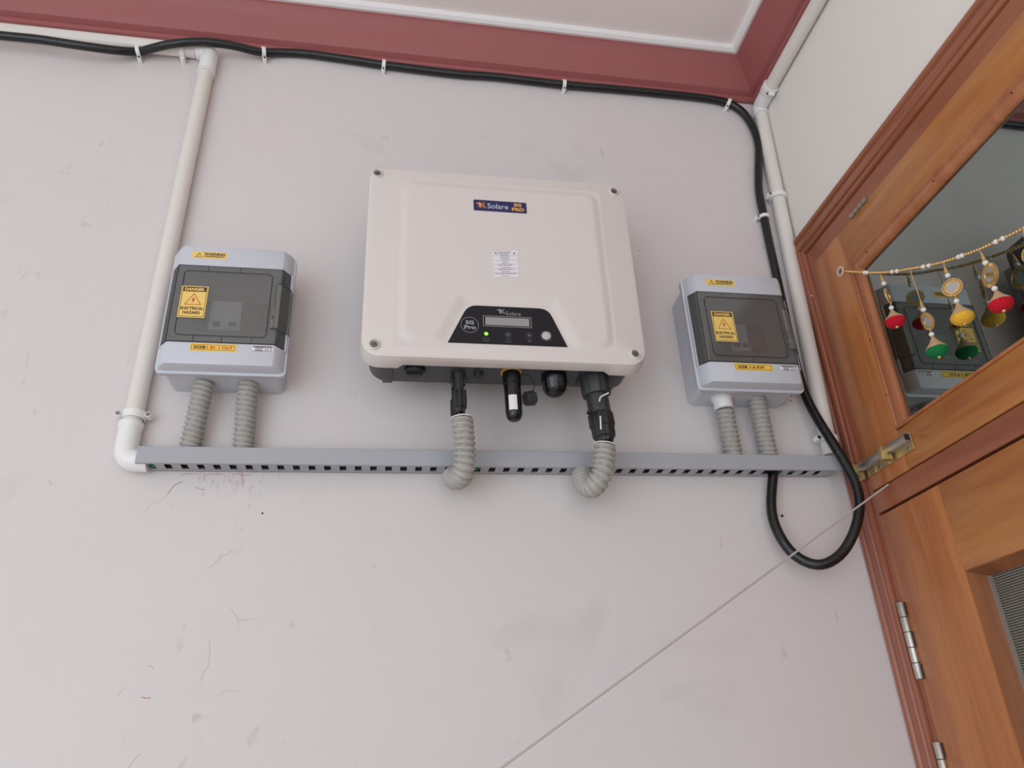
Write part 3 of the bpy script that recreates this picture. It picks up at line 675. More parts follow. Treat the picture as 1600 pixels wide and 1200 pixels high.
# embossed field with the cut-out round the display panel
EX0, EX1, EZ0, EZ1 = W(622, 400, IY).x, W(946, 400, IY).x, 0.4960, 0.7620
pTL, pTR, pBR, pBL = W(731, 477, IY), W(856, 483, IY), W(887, 543.5, IY), W(699.5, 534.5, IY)
pBR.z = pBL.z = (pBR.z + pBL.z) / 2; pTL.z = pTR.z = (pTL.z + pTR.z) / 2
def sdrr(x, z, x0, x1, z0, z1, r):
    qx = abs(x - (x0 + x1) / 2) - (x1 - x0) / 2 + r; qz = abs(z - (z0 + z1) / 2) - (z1 - z0) / 2 + r
    return math.hypot(max(qx, 0), max(qz, 0)) + min(max(qx, qz), 0) - r
def sdtrap(x, z):
    h = (z - pBL.z) / (pTL.z - pBL.z)
    xl = pBL.x + (pTL.x - pBL.x) * h; xr_ = pBR.x + (pTR.x - pBR.x) * h
    k = 0.88; a_ = max((xl - x) * k, (x - xr_) * k, z - pTL.z)
    return a_
def sstep(t): t = min(max(t, 0), 1); return t * t * (3 - 2 * t)
NX, NZ = 170, 144; gx0, gx1, gz0, gz1 = EX0 - 0.002, EX1 + 0.002, EZ0 - 0.002, EZ1 + 0.002
b = new(); grid = []
for j in range(NZ + 1):
    row = []
    for i in range(NX + 1):
        x = gx0 + (gx1 - gx0) * i / NX; z = gz0 + (gz1 - gz0) * j / NZ
        h = sstep(-sdrr(x, z, EX0, EX1, EZ0, EZ1, 0.022) / 0.013) * sstep((sdtrap(x, z) - 0.002) / 0.017)
        row.append(b.verts.new((x, IY - 0.0001 - 0.0036 * h, z)))
    grid.append(row)
for j in range(NZ):
    for i in range(NX): b.faces.new((grid[j][i], grid[j][i + 1], grid[j + 1][i + 1], grid[j + 1][i]))
obj('embossed_field', b, 'white', cover, 80)
# corner screws in sunk sockets
for u, v in ((590, 271), (959.5, 299.5), (585, 538), (993, 553)):
    q = W(u, v, IY); b = new(); lathe(b, q, (0, -1, 0), [(-0.001, 0.0085), (0.0008, 0.0080), (0.0022, 0.0070), (0.0024, 0.0060), (0.0010, 0.0052), (-0.0004, 0.0050)], 24, caps=False); obj('screw_socket', b, 'white', inv)
    b = new(); lathe(b, q, (0, -1, 0), [(-0.0005, 0.0050), (0.0001, 0.0050)], 20); lathe(b, q, (0, -1, 0), [(0, 0.0038), (0.0008, 0.0034)], 20); s_ = obj('screw', b, 'screw', inv)
    b = new(); strip(b, q + Vector((-0.002, -0.0008, 0.001)), q + Vector((0.002, -0.0008, -0.001)), 0.0009); strip(b, q + Vector((-0.001, -0.0008, -0.002)), q + Vector((0.001, -0.0008, 0.002)), 0.0009); obj('slot', b, 'line', s_)
# charcoal casing
CZ = 0.4835; CX0, CX1 = -0.0275, 0.3245
b = new(); loft(b, [rr(CX0 + 0.003, CX1 - 0.003, CZ + 0.003, 0.775, 0.022, -0.058, 8), rr(CX0, CX1, CZ, 0.778, 0.024, -0.062, 8), rr(CX0, CX1, CZ, 0.778, 0.024, -0.118, 8)])
obj('casing', b, 'case', inv, 30)
for x0, x1 in ((CX0 + 0.018, CX0 + 0.031), (CX1 - 0.031, CX1 - 0.018)):
    b = new(); box(b, x0, x1, -0.118, -0.0585, CZ - 0.0012, CZ + 0.004, 0.0012, 2); obj('casing_foot', b, 'case', inv, 30)
b = new(); box(b, 0.0, 0.295, -0.058, -0.054, 0.555, 0.765)
for k in range(24): box(b, 0.004 + k * 0.0124, 0.0065 + k * 0.0124, -0.054, -0.014, 0.560, 0.76)
obj('heat_sink', b, 'fin', inv, 30)
b = new(); box(b, 0.05, 0.245, -0.014, 0.0, 0.66, 0.75, 0.001); obj('wall_bracket', b, 'fin', inv, 30)
# display panel
def arc_corner(a, p, c, r, n=5):
    a, p, c = Vector(a), Vector(p), Vector(c); s = p + (a - p).normalized() * r; e = p + (c - p).normalized() * r
    return [(1 - t / n) ** 2 * s + 2 * (t / n) * (1 - t / n) * p + (t / n) ** 2 * e for t in range(n + 1)]
ol = [pBL] + arc_corner(pBL, pTL, pTR, 0.0125) + arc_corner(pTL, pTR, pBR, 0.0125) + [pBR]
b = new(); poly(b, [Vector((p.x, IY + 0.0005, p.z)) for p in ol], FRONT, 0.0012); pan = obj('display_panel', b, 'panel', inv, 25)
YP = IY - 0.0007
def F(u, v): return W(u, v, YP)
b = new(); q = [F(754.5, 493), F(829.5, 497), F(830.5, 513), F(756, 508.5)]
zt_, zb_ = (q[0].z + q[1].z) / 2, (q[2].z + q[3].z) / 2; xl_, xr__ = (q[0].x + q[3].x) / 2, (q[1].x + q[2].x) / 2
for a, c in (((xl_, zt_), (xr__, zt_)), ((xr__, zt_), (xr__, zb_)), ((xr__, zb_), (xl_, zb_)), ((xl_, zb_), (xl_, zt_))): strip(b, (a[0], YP, a[1]), (c[0], YP, c[1]), 0.0007)
obj('screen_border', b, 'silver', pan, 0)
b = new(); box(b, xl_ + 0.0026, xr__ - 0.0026, YP - 0.0003, YP + 0.0005, zb_ + 0.0018, zt_ - 0.0018); obj('screen', b, 'lcd', pan, 0)
b = new(); q = F(734, 507.5); rc = 0.0112
ring_band(b, q, (0, -1, 0), rc, 0.0004, 0.0005, 0, 360, 40, ref=(1, 0, 0)); obj('badge_ring', b, 'silver', pan, 0)
b = new(); text(b, '5G', q + Vector((0, 0, 0.0036)), 0.0108, 0.0058, bold=0.05); text(b, 'Pro', q + Vector((0.0003, 0, -0.0036)), 0.0150, 0.0058, bold=0.04); flat('lettering', b, 'silver', pan)
def logo(bmA, bmB, c, s, mi=0):          # small figure and K
    c = Vector(c)
    f = [(-1.35, 0.50), (-1.05, 0.62), (-0.62, 0.60), (-0.42, 1.05), (-0.22, 0.62), (0.25, 0.45), (0.05, 0.15), (0.02, -0.25), (0.22, -0.95), (-0.12, -0.55), (-0.35, -0.92), (-0.42, -0.45), (-0.85, -0.80), (-0.62, -0.20), (-0.66, 0.15), (-1.3, 0.28)]
    poly(bmA, [c + Vector((x * s, 0, z * s)) for x, z in f], FRONT, 0.0002)
    strip(bmB, c + Vector((0.85 * s, 0, 0.85 * s)), c + Vector((0.18 * s, 0, 0.02 * s)), 0.22 * s, 0.0002)
    strip(bmB, c + Vector((0.22 * s, 0, 0.15 * s)), c + Vector((1.05 * s, 0, -0.92 * s)), 0.30 * s, 0.0002)
b = new(); q = F(783.5, 486.5); logo(b, b, q, 0.0042); text(b, 'Solare', F(802, 490.2) , 0.0195, 0.0058, bold=0.0); flat('logo', b, 'silver', pan)
b = new(); lathe(b, F(759.7, 521.5), (0, -1, 0), [(0, 0.0026), (0.0006, 0.0022)], 16); obj('led_lamp', b, 'led', pan)
for u, v in ((793.7, 523), (826.8, 524)):
    b = new(); q = F(u, v); ring_band(b, q, (0, -1, 0), 0.0038, 0.0004, 0.0004, 0, 360, 20, ref=(1, 0, 0)); lathe(b, q, (0, -1, 0), [(0, 0.0022), (0.0004, 0.0020)], 12); obj('led_lamp', b, 'dim', pan)
b = new(); q = F(760, 530.5); k = 0.0036
for a, c in (((-k, .0024), (k, .0024)), ((k, .0024), (k, -.0024)), ((k, -.0024), (-k, -.0024)), ((-k, -.0024), (-k, .0024)), ((-k, 0), (-.001, .0008)), ((-.001, .0008), (.001, -.0008)), ((.001, -.0008), (k, 0))): strip(b, q + Vector((a[0], 0, a[1])), q + Vector((c[0], 0, c[1])), 0.0004)
obj('grid_symbol', b, 'dim', pan, 0)
b = new(); q = F(794.3, 532.3); tr = [Vector((-0.0036, 0, -0.0022)), Vector((0.0036, 0, -0.0022)), Vector((0, 0, 0.0028))]
for i in range(3): strip(b, q + tr[i], q + tr[(i + 1) % 3], 0.0005)
obj('alarm_symbol', b, 'dim', pan, 0)
b = new(); q = F(827.5, 533.5)
for r_ in (0.0012, 0.0027, 0.0042):
    aa = [q + Vector((r_ * math.cos(math.radians(45 + 15 * i)), 0, -0.002 + r_ * math.sin(math.radians(45 + 15 * i)))) for i in range(7)]
    for p, c in zip(aa, aa[1:]): strip(b, p, c, 0.0007)
obj('wireless_symbol', b, 'dim', pan, 0)
b = new(); q = F(853.5, 525); ring_band(b, q, (0, -1, 0), 0.0072, 0.0005, 0.0006, 0, 360, 26, ref=(1, 0, 0)); obj('button_ring', b, 'dim', pan)
b = new(); lathe(b, q, (0, -1, 0), [(0, 0.0060), (0.0012, 0.0058), (0.0016, 0.0050)], 24); obj('button', b, 'button', pan)
# badge and instruction sticker on the raised field
YE = IY - 0.0037
qa, qb = W(740, 322, YE), W(822.5, 324, YE); zt_ = (W(740, 312, YE).z + W(822, 317.5, YE).z) / 2; zb_ = (W(741, 328, YE).z + W(823, 334.5, YE).z) / 2
xl_, xr_ = qa.x, qb.x
b = new(); loft(b, [rr(xl_, xr_, zb_, zt_, 0.0015, YE + 0.0002, 3), rr(xl_, xr_, zb_, zt_, 0.0015, YE - 0.0006, 3)]); bd = obj('badge', b, 'navy', inv, 25)
YB = YE - 0.0006; zm = (zb_ + zt_) / 2; Lb = xr_ - xl_
b = new(); logo(b, b, (xl_ + Lb * 0.145, YB, zm + 0.0003), 0.0056); flat('logo_figure', b, 'orange', bd)
b = new(); text(b, 'Solare', (xl_ + Lb * 0.455, YB, zm - 0.0004), Lb * 0.39, 0.0088, bold=0.0); flat('lettering', b, 'badgew', bd)
b = new(); text(b, '5G', (xl_ + Lb * 0.83, YB, zm + 0.0040), Lb * 0.145, 0.0060, bold=0.06); text(b, 'PRO', (xl_ + Lb * 0.835, YB, zm - 0.0037), Lb * 0.235, 0.0062, bold=0.06); flat('model_lettering', b, 'gold', bd)
q = [W(769.5, 392, YE), W(808.5, 391.5, YE), W(811, 433, YE), W(772, 433.5, YE)]
b = new(); poly(b, [q[3], q[2], q[1], q[0]], FRONT, 0.0005); st = obj('instruction_sticker', b, 'paper', inv, 0)
for f in ():
    pass
O = q[3]; U = q[2] - q[3]; V = q[0] - q[3]
def ST(a, c): return O + U * a + V * c + Vector((0, -0.0005, 0))
b = new()
for c_, a0, a1, wd in ((0.965, 0.15, 0.75, 0.0006), (0.90, 0.20, 0.72, 0.0010), (0.83, 0.30, 0.66, 0.0007), (0.75, 0.28, 0.68, 0.0008), (0.68, 0.33, 0.66, 0.0008), (0.58, 0.38, 0.60, 0.0007), (0.52, 0.34, 0.64, 0.0006), (0.44, 0.20, 0.78, 0.0007), (0.36, 0.33, 0.66, 0.0007), (0.28, 0.20, 0.80, 0.0008), (0.20, 0.33, 0.66, 0.0006), (0.12, 0.06, 0.92, 0.0007), (0.045, 0.30, 0.66, 0.0006)):
    a = a0
    while a < a1 - 0.02:
        e_ = min(a + random.uniform(0.06, 0.14), a1); strip(b, ST(a, c_), ST(e_, c_), wd, 0.0001); a = e_ + 0.018
for c_ in (0.80, 0.63, 0.48, 0.32, 0.155): strip(b, ST(0.02, c_), ST(0.98, c_), 0.00025, 0.0001)
for p_, q_ in ((ST(0.09, 0.96), ST(0.10, 0.90)), (ST(0.10, 0.90), ST(0.17, 0.855))): strip(b, p_, q_, 0.0011, 0.0001)
strip(b, ST(0.84, 0.885), ST(0.90, 0.89), 0.0022, 0.0001)
flat('fine_print', b, 'ink', st)
# fittings under the casing
def part(nm, m, bm, par=inv, sm=35): return obj(nm, bm, m, par, sm)
dn = (0, 0, -1)
b = new(); lathe(b, (0.0318, -0.0985, CZ), dn, [(0, 0.0135), (0.005, 0.0135), (0.0065, 0.0115)], 28); box(b, 0.0215, 0.0420, -0.1000, -0.0970, CZ - 0.0090, CZ - 0.006); part('isolator_knob', 'blk', b)
b = new(); lathe(b, (0.1150, -0.0955, CZ), dn, [(0, 0.0070), (0.007, 0.0065)], 12, flute=4, fd=0.0012); part('vent_plug', 'blkt', b)
# cast lettering beside the ports, far too faint to read
# left plug pair
mx = 0.0888; my = -0.0945
b = new(); lathe(b, (mx, my, CZ), dn, [(0, 0.0088), (0.006, 0.0088), (0.007, 0.0078), (0.022, 0.0078), (0.023, 0.0068), (0.031, 0.0068)], 24, flute=6, fd=0.0006); mc = part('plug', 'blkt', b)
b = new(); lathe(b, (mx + 0.0010, my, CZ - 0.028), (0.02, 0, -1), [(0, 0.0070), (0.001, 0.0092), (0.012, 0.0098), (0.024, 0.0092), (0.026, 0.0070), (0.031, 0.0062)], 24, flute=6, fd=0.0012); part('gland_nut', 'blk', b, mc)
b = new(); box(b, mx - 0.0098, mx - 0.0068, my - 0.006, my + 0.004, CZ - 0.026, CZ - 0.003, 0.0008); box(b, mx + 0.0064, mx + 0.0088, my - 0.005, my + 0.004, CZ - 0.020, CZ - 0.004, 0.0008); part('latch_arm', 'blk', b, mc)
b = new(); lathe(b, (mx - 0.001, my + 0.018, CZ), dn, [(0, 0.0088), (0.006, 0.0088), (0.007, 0.0078), (0.032, 0.0072), (0.034, 0.0090), (0.054, 0.0090), (0.056, 0.006)], 24, flute=6, fd=0.0008); part('plug', 'blk', b)
for dx, m_ in ((-0.002, 'redw'), (0.0035, 'wire')):
    b = new(); tube(b, [Vector((mx + dx, my, CZ - 0.052)), Vector((mx + 0.003 + dx, my + 0.001, CZ - 0.062)), W(721.5 + dx * 900, 662, -0.090)], 0.0022, 10); part('lead', m_, b, mc)
# wireless dongle
dx_, dy_ = 0.1580, -0.0985
b = new(); lathe(b, (dx_, dy_, CZ), dn, [(0, 0.0138), (0.0022, 0.0138)], 32); part('seal_ring', 'oring', b)
b = new(); lathe(b, (dx_, dy_, CZ - 0.001), (0.022, 0.015, -1), [(0, 0.0122), (0.018, 0.0122), (0.0188, 0.0112), (0.058, 0.0110), (0.064, 0.0100), (0.068, 0.0070), (0.0695, 0.0030), (0.0697, 0.0005)], 32); dong = part('wireless_dongle', 'blkg', b)
dax = Vector((0.022, 0.015, -1)).normalized(); c0 = Vector((dx_, dy_, CZ - 0.001)); b = new(); vs = []
for i in range(9):
    an = math.radians(-130 + 56 * i / 8); d_ = Vector((math.cos(an), math.sin(an), 0)) * 0.01145
    vs.append([b.verts.new(c0 + dax * t + d_) for t in (0.037, 0.058)])
for a, c in zip(vs, vs[1:]): b.faces.new((a[0], c[0], c[1], a[1]))
part('dongle_sticker', 'paper', b, dong)
b = new(); cc = Vector((dx_ + 0.0300, dy_ + 0.008, CZ - 0.033)); lathe(b, cc, (-0.90, -0.30, -0.28), [(0, 0.0092), (0.001, 0.0100), (0.013, 0.0095), (0.014, 0.0080)], 24, flute=6, fd=0.0007); cap = part('port_cap', 'blkt', b)
b = new(); tube(b, smooth_path([Vector((dx_ + 0.010, dy_, CZ - 0.003)), Vector((dx_ + 0.023, dy_, CZ - 0.004)), Vector((dx_ + 0.031, dy_ + 0.003, CZ - 0.014)), cc + Vector((-0.001, 0, 0.009))], 0.003), 0.0007, 6); part('tether', 'blk', b, cap)
# blank dome
b = new(); lathe(b, (0.2165, -0.0925, CZ), dn, [(0, 0.0175), (0.011, 0.0175), (0.013, 0.0165), (0.021, 0.0158), (0.026, 0.0130), (0.0300, 0.0080), (0.0312, 0.001)], 36); part('cable_gland', 'blkg', b)
# mains connector
gx, gy = 0.2710, -0.0925; axd = Vector((0.085, 0.03, -1)).normalized(); g0 = Vector((gx, gy, CZ))
b = new(); box(b, gx - 0.021, gx + 0.026, gy - 0.017, gy + 0.022, CZ - 0.0035, CZ, 0.002); part('connector_flange', 'blk', b)
b = new(); lathe(b, g0, axd, [(0, 0.0190), (0.002, 0.0200), (0.024, 0.0200), (0.028, 0.0185), (0.0285, 0.0160)], 48, flute=12, fd=0.0010); con = part('mains_connector', 'blkt', b)
b = new(); lathe(b, g0 + axd * 0.028, axd, [(0, 0.0148), (0.026, 0.0150), (0.0265, 0.0135)], 40, flute=5, fd=0.0009); part('connector_barrel', 'blkt', b, con)
b = new(); lathe(b, g0 + axd * 0.054, axd, [(0, 0.0155), (0.002, 0.0168), (0.018, 0.0172), (0.020, 0.0155), (0.033, 0.0152), (0.035, 0.0125), (0.040, 0.0110)], 36, flute=9, fd=0.0009); part('gland_nut', 'blk', b, con)
q = g0 + axd * 0.053; b = new(); box(b, q.x - 0.0180, q.x - 0.0135, q.y - 0.006, q.y + 0.002, q.z - 0.002, q.z + 0.002, 0.0006); part('latch_tab', 'blk', b, con)
b = new(); tie = [(951, 614), (944, 617), (938, 620.5), (936.5, 627)]
tube(b, [W(u, v, -0.1145) for u, v in tie], 0.0010, 6); tube(b, [W(938, 650, -0.1120), W(939, 671, -0.1095)], 0.0010, 6); part('release_wire', 'nylon', b, con)
b = new(); e0 = g0 + axd * 0.092
tube(b, [e0, W(945, 700, -0.086)], 0.0030, 8); tube(b, [e0 + Vector((0.006, 0, 0)), W(951, 700, -0.084)], 0.0030, 8); part('lead', 'wire', b, con)

# ============================================================ DOOR, FRAME AND TRANSOM
FX = 0.6655                     # face of the frame and leaves
fr = thing('door_frame', 'dark varnished wooden door frame with moulded edge, in the corner by the ACDB box', 'door frame', (XR, -0.45, -H0))
mold = [(0.0, XR + 0.004), (0.0, 0.6640), (0.0015, 0.6618), (0.006, 0.6600), (0.0095, 0.6612), (0.0115, 0.6648), (0.0135, 0.6650), (0.016, 0.6625), (0.024, 0.6610), (0.028, 0.6622), (0.0295, 0.6650), (0.031, 0.6650), (0.0325, 0.6632), (0.037, 0.6626), (0.0395, 0.6640), (0.0405, 0.6688), (0.0415, 0.6690), (0.042, 0.6672), (0.0690, 0.6672), (0.0690, XR + 0.06), (0.0, XR + 0.06)]
TOPZ = 0.7930
def mv(d, x, z): # vertical member by the corner (narrower flat)
    dd_ = d if d < 0.042 else (0.042 + (d - 0.042) * 0.35)
    dd_ *= 0.98
    return Vector((x, -dd_ - 0.0006, z))
b = new(); loft(b, [[mv(d, x, -H0) for d, x in mold], [mv(d, x, TOPZ - d) for d, x in mold]])
obj('jamb', b, 'fr_v', fr, 30)
b = new(); E2 = -0.915
loft(b, [[Vector((x, mv(d, x, 0).y, TOPZ - d)) for d, x in mold], [Vector((x, E2 + d, TOPZ - d)) for d, x in mold]])
obj('head', b, 'fr_h', fr, 30)
b = new(); loft(b, [[Vector((x, E2 + d, -H0)) for d, x in mold], [Vector((x, E2 + d, TOPZ - d)) for d, x in mold]])
obj('jamb', b, 'fr_v', fr, 30)
JY = mv(0.069, 0, 0).y          # inner edge of the near jamb
JE = E2 + 0.069
b = new(); box(b, FX + 0.0012, XR + 0.06, JE, JY, 0.3085, 0.3385, 0.0006, 1); obj('transom_bar', b, 'fr_h', fr, 30)
G = 0.0015
def leaf(nm, label, z0, z1, st, top, bot, cat='door'):
    t_ = thing(nm, label, cat, (FX + 0.02, (JY + JE) / 2, z0)); y1 = JY - G; y0 = JE + G
    for (a, c) in ((y1 - st, y1), (y0, y0 + st)):
        b = new(); box(b, FX, FX + 0.034, a, c, z0, z1, 0.0010, 2); obj('stile', b, 'leaf_v', t_, 30)
    b = new(); box(b, FX + 0.0001, FX + 0.034, y0 + st, y1 - st, z1 - top, z1, 0.0008, 2); obj('top_rail', b, 'leaf_h', t_, 30)
    b = new(); box(b, FX + 0.0001, FX + 0.034, y0 + st, y1 - st, z0, z0 + bot, 0.0008, 2); obj('bottom_rail', b, 'leaf_h', t_, 30)
    return t_
ZT0, ZT1 = 0.3400, TOPZ - 0.069 - G
tr_ = leaf('transom_sash', 'varnished wooden transom sash with dark glass above the door', ZT0, ZT1, 0.0830, 0.0610, 0.0560, 'window sash')
gy1 = JY - G - 0.0830; gy0 = JE + G + 0.0830; gzt = ZT1 - 0.0610; gzb = ZT0 + 0.0560
bw = 0.0215
bp = [(0.0, FX + 0.001), (0.0, FX - 0.0004), (0.0012, FX - 0.0016), (0.0030, FX - 0.0016), (0.0042, FX - 0.0002), (0.0056, FX - 0.0002), (0.0070, FX - 0.0012), (0.0165, FX - 0.0008), (0.0195, FX + 0.0008), (bw, FX + 0.0040), (bw, FX + 0.0068), (0.0, FX + 0.0068)]
def bead_side(c0, c1, inw, L0, L1, butt=False):   # mitred glazing bead
    b = new(); rings = []
    for base, sg in ((c0, 1), (c1, -1)):
        m_ = 0 if (sg == 1 and butt) else 1
        rings.append([Vector((x, base[0] + inw[0] * d + (sg * d * L0 * m_), base[1] + inw[1] * d + (sg * d * L1 * m_))) for d, x in bp])
    loft(b, rings); return b
for c0, c1, inw, L0, L1 in (((gy1, gzb), (gy1, gzt), (-1, 0), 0, 1), ((gy0, gzb), (gy0, gzt), (1, 0), 0, 1), ((gy1, gzt), (gy0, gzt), (0, -1), -1, 0)):
    obj('glazing_bead', bead_side(c0, c1, inw, L0, L1, L1 == 1), 'bead', tr_, 40)
b = new(); box(b, FX - 0.0022, FX + 0.0068, gy0 + 0.0, gy1 - 0.0, gzb, gzb + 0.0040, 0.0008); obj('glazing_bead', b, 'bead', tr_, 40)
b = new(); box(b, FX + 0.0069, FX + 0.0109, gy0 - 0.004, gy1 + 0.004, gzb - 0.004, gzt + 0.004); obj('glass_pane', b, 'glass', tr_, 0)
for u, v in ((1354, 394), (1459, 283), (1581, 145), (1339, 457), (1360, 532), (1386, 617)):
    q = S(u, v, FX - 0.001); b = new(); lathe(b, (FX - 0.0008, q.y, q.z), (-1, 0, 0), [(-0.003, 0.0011), (0.0012, 0.0011)], 10); obj('bead_nail', b, 'hole', tr_)
b = new(); hq0, hq1 = S(1325, 348, 0.664), S(1359, 303, 0.664); ym = (hq0.y + hq1.y) / 2
b = new(); lathe(b, (0.6650, ym + 0.021, ZT1 + 0.001), (0, -1, 0), [(0, 0.0034), (0.042, 0.0034)], 16); obj('hinge', b, 'steel', tr_)
for k in range(1, 4):
    b = new(); lathe(b, (0.6650, ym + 0.021 - k * 0.0105, ZT1 + 0.001), (0, -1, 0), [(-0.0004, 0.00355), (0.0004, 0.00355)], 16); obj('hinge_joint', b, 'line', tr_)
ZD1 = 0.3040
dr = leaf('screen_door', 'varnished wooden screen door with grey insect mesh below the transom', -H0 + 0.01, ZD1, 0.1270, 0.1060, 0.20)
my1 = JY - G - 0.1270; my0 = JE + G + 0.1270; mzt = ZD1 - 0.1060; mzb = -H0 + 0.21
bp = [(-0.001, FX + 0.030), (-0.001, FX + 0.0015), (0.0006, FX + 0.002), (0.0060, FX + 0.0215), (0.0075, FX + 0.024), (0.0075, FX + 0.030)]
for c0, c1, inw, L0, L1 in (((my1, mzb), (my1, mzt), (-1, 0), 0, 1), ((my0, mzb), (my0, mzt), (1, 0), 0, 1), ((my1, mzt), (my0, mzt), (0, -1), -1, 0), ((my1, mzb), (my0, mzb), (0, 1), -1, 0)):
    obj('mesh_bead', bead_side(c0, c1, inw, L0, L1), 'rev', dr, 40)
b = new()
for yy in (my1 - 0.0075, my0 + 0.0075): box(b, FX + 0.0225, FX + 0.027, yy - 0.002, yy + 0.002, mzb + 0.007, mzt - 0.007)
obj('mesh_trim', b, 'rim', dr)
b = new(); z = mzt - 0.0075
while z > mzb + 0.0075:
    for v4 in ((z, 0.0007),):
        box(b, FX + 0.0270, FX + 0.0282, my0 + 0.0075, my1 - 0.0075, z - 0.0007, z + 0.0007)
    z -= 0.0028
y = my0 + 0.009
while y < my1 - 0.0075:
    box(b, FX + 0.0284, FX + 0.0292, y - 0.0004, y + 0.0004, mzb + 0.0075, mzt - 0.0075); y += 0.0028
o_ = obj('insect_mesh', b, 'net', dr, 0)
def hinge(z0, z1):
    t_ = None
    b = new(); lathe(b, (FX - 0.0020, JY - G / 2 - 0.0005, z0), (0, 0, 1), [(0, 0.0046), (0.0008, 0.0052), (z1 - z0 - 0.0008, 0.0052), (z1 - z0, 0.0046)], 18); h = obj('hinge', b, 'steel', dr)
    for k in range(1, 5):
        zz = z0 + (z1 - z0) * k / 5; b = new(); lathe(b, (FX - 0.0020, JY - G / 2 - 0.0005, zz), (0, 0, 1), [(-0.0005, 0.0054), (0.0005, 0.0054)], 18); obj('knuckle_joint', b, 'line', h)
    for f0, f1 in ((0.0, 0.18), (0.41, 0.60), (0.82, 0.99)):
        b = new(); box(b, FX - 0.0006, FX + 0.001, JY - 0.0085, JY - 0.004, z0 + (z1 - z0) * f0, z0 + (z1 - z0) * f1); obj('hinge_shadow', b, 'line', h, 30)  # dark strips painted in for the shadow beside the hinge knuckles
hinge(0.0950, 0.1885); hinge(-0.070, 0.0235)
# barrel bolt across the foot of the transom sash
bo = thing('barrel_bolt', 'worn brass and steel barrel bolt on the transom, beside the looping black cable', 'bolt', (FX - 0.006, -0.10, 0.356))
by0, by1 = -0.1600, -0.0560; bz0, bz1 = 0.3600, 0.3830; bx = FX
b = new(); box(b, bx - 0.0018, bx, by0, by1, bz0 - 0.0008, bz1, 0.0004, 1); obj('back_plate', b, 'brass', bo, 30)
b = new(); 
def barrel(b, ya, yb, zc_, r):
    rings = []
    for y_ in (ya, yb):
        rings.append([Vector((bx - 0.0018, y_, zc_ - r)), *[Vector((bx - 0.0060 - (r - 0.001) * math.cos(math.radians(a)), y_, zc_ + r * math.sin(math.radians(a)))) for a in range(-90, 91, 20)], Vector((bx - 0.0018, y_, zc_ + r))])
    loft(b, rings)
zc_ = 0.3755
barrel(b, by0, -0.1235, zc_, 0.0066); barrel(b, -0.1090, by1, zc_, 0.0066); obj('barrel', b, 'steel', bo, 40)
b = new(); box(b, bx - 0.0108, bx - 0.0040, by0 - 0.0006, by0 + 0.0004, zc_ - 0.0040, zc_ + 0.0040); obj('barrel_mouth_shade', b, 'line', bo, 0)  # dark plate in place of the shade inside the hollow barrel end
b = new(); lathe(b, (bx - 0.0068, -0.130, zc_), (0, 1, 0), [(0, 0.0048), (0.104, 0.0048), (0.106, 0.0038)], 18); obj('bolt_rod', b, 'steel', bo)
b = new(); box(b, bx - 0.0200, bx - 0.0045, -0.1200, -0.1120, zc_ - 0.0145, zc_ + 0.004, 0.0012); obj('bolt_handle', b, 'brass', bo)
b = new(); box(b, bx - 0.0036, bx - 0.0016, -0.1090, -0.0930, bz0 - 0.001, bz0 + 0.0085, 0.0004); box(b, bx - 0.0036, bx - 0.0016, -0.0760, -0.0570, bz0 - 0.001, bz0 + 0.0085, 0.0004); obj('plate_tab', b, 'brass', bo, 30)
for yy in (-0.085, -0.150): b = new(); lathe(b, (bx - 0.0018, yy, bz0 + 0.0040), (-1, 0, 0), [(0, 0.0024), (0.0010, 0.0018)], 12); obj('screw', b, 'screw', bo)
b = new(); box(b, FX - 0.0040, FX - 0.0005, -0.0480, -0.0240, 0.3600, 0.3860, 0.0005); box(b, FX - 0.014, FX - 0.004, -0.044, -0.034, zc_ - 0.008, zc_ + 0.008, 0.001); obj('keeper', b, 'brass', bo, 30)

# ============================================================ STRING AND GARLAND
sA = S(1388, 757, FX - 0.001); sB = W(783, 1200, -0.17); ext = sB + (sB - sA) * 0.55
b = new(); tube(b, [sA, sA.lerp(ext, 0.5), ext], 0.00125, 8)
tag(obj('string', b, 'string'), 'thin taut grey string running from the door frame down across the wall', 'string')

GX = 0.6545
gar = thing('beaded_garland', 'gold and pearl bead garland with coloured pompom pendants hung across the dark transom glass', 'garland', (GX, -0.45, 0.44))
q = S(1313, 424, 0.6600); b = new(); ring_band(b, (0.6600, q.y, q.z), (-1, 0, 0), 0.0062, 0.0016, 0.0013, 0, 360, 28, ref=(0, 1, 0)); obj('hanging_ring', b, 'pearl', gar)
b = new(); lathe(b, (FX, q.y, q.z), (-1, 0, 0), [(-0.001, 0.0010), (0.006, 0.0010), (0.0065, 0.0022), (0.0075, 0.0020)], 12); obj('nail', b, 'screw', gar)
pxs = [(1320, 424), (1353, 426), (1378, 426), (1400, 424), (1422, 420), (1447, 416), (1477, 408.5), (1502, 400), (1532, 389), (1562, 375), (1600, 356)]
gp = [S(u, v, GX) for u, v in pxs]
last = gp[-1]
for k in range(1, 7): gp.append(Vector((GX, last.y - 0.048 * k, last.z + 0.004 * k * k - 0.012 * k + 0.001)))
ep = gp[-1]; gs = smooth_path(gp, 0.0015)
acc = 0; nxt = 0.004; pearls = [S(u, v, GX) for u, v in ((1350, 426), (1356, 426.5), (1395, 424.5), (1401, 424), (1443.5, 416.5), (1450.5, 415), (1498, 401.5), (1505.5, 399), (1558, 377), (1567, 372.5))]
gold_me = None; pearl_me = None
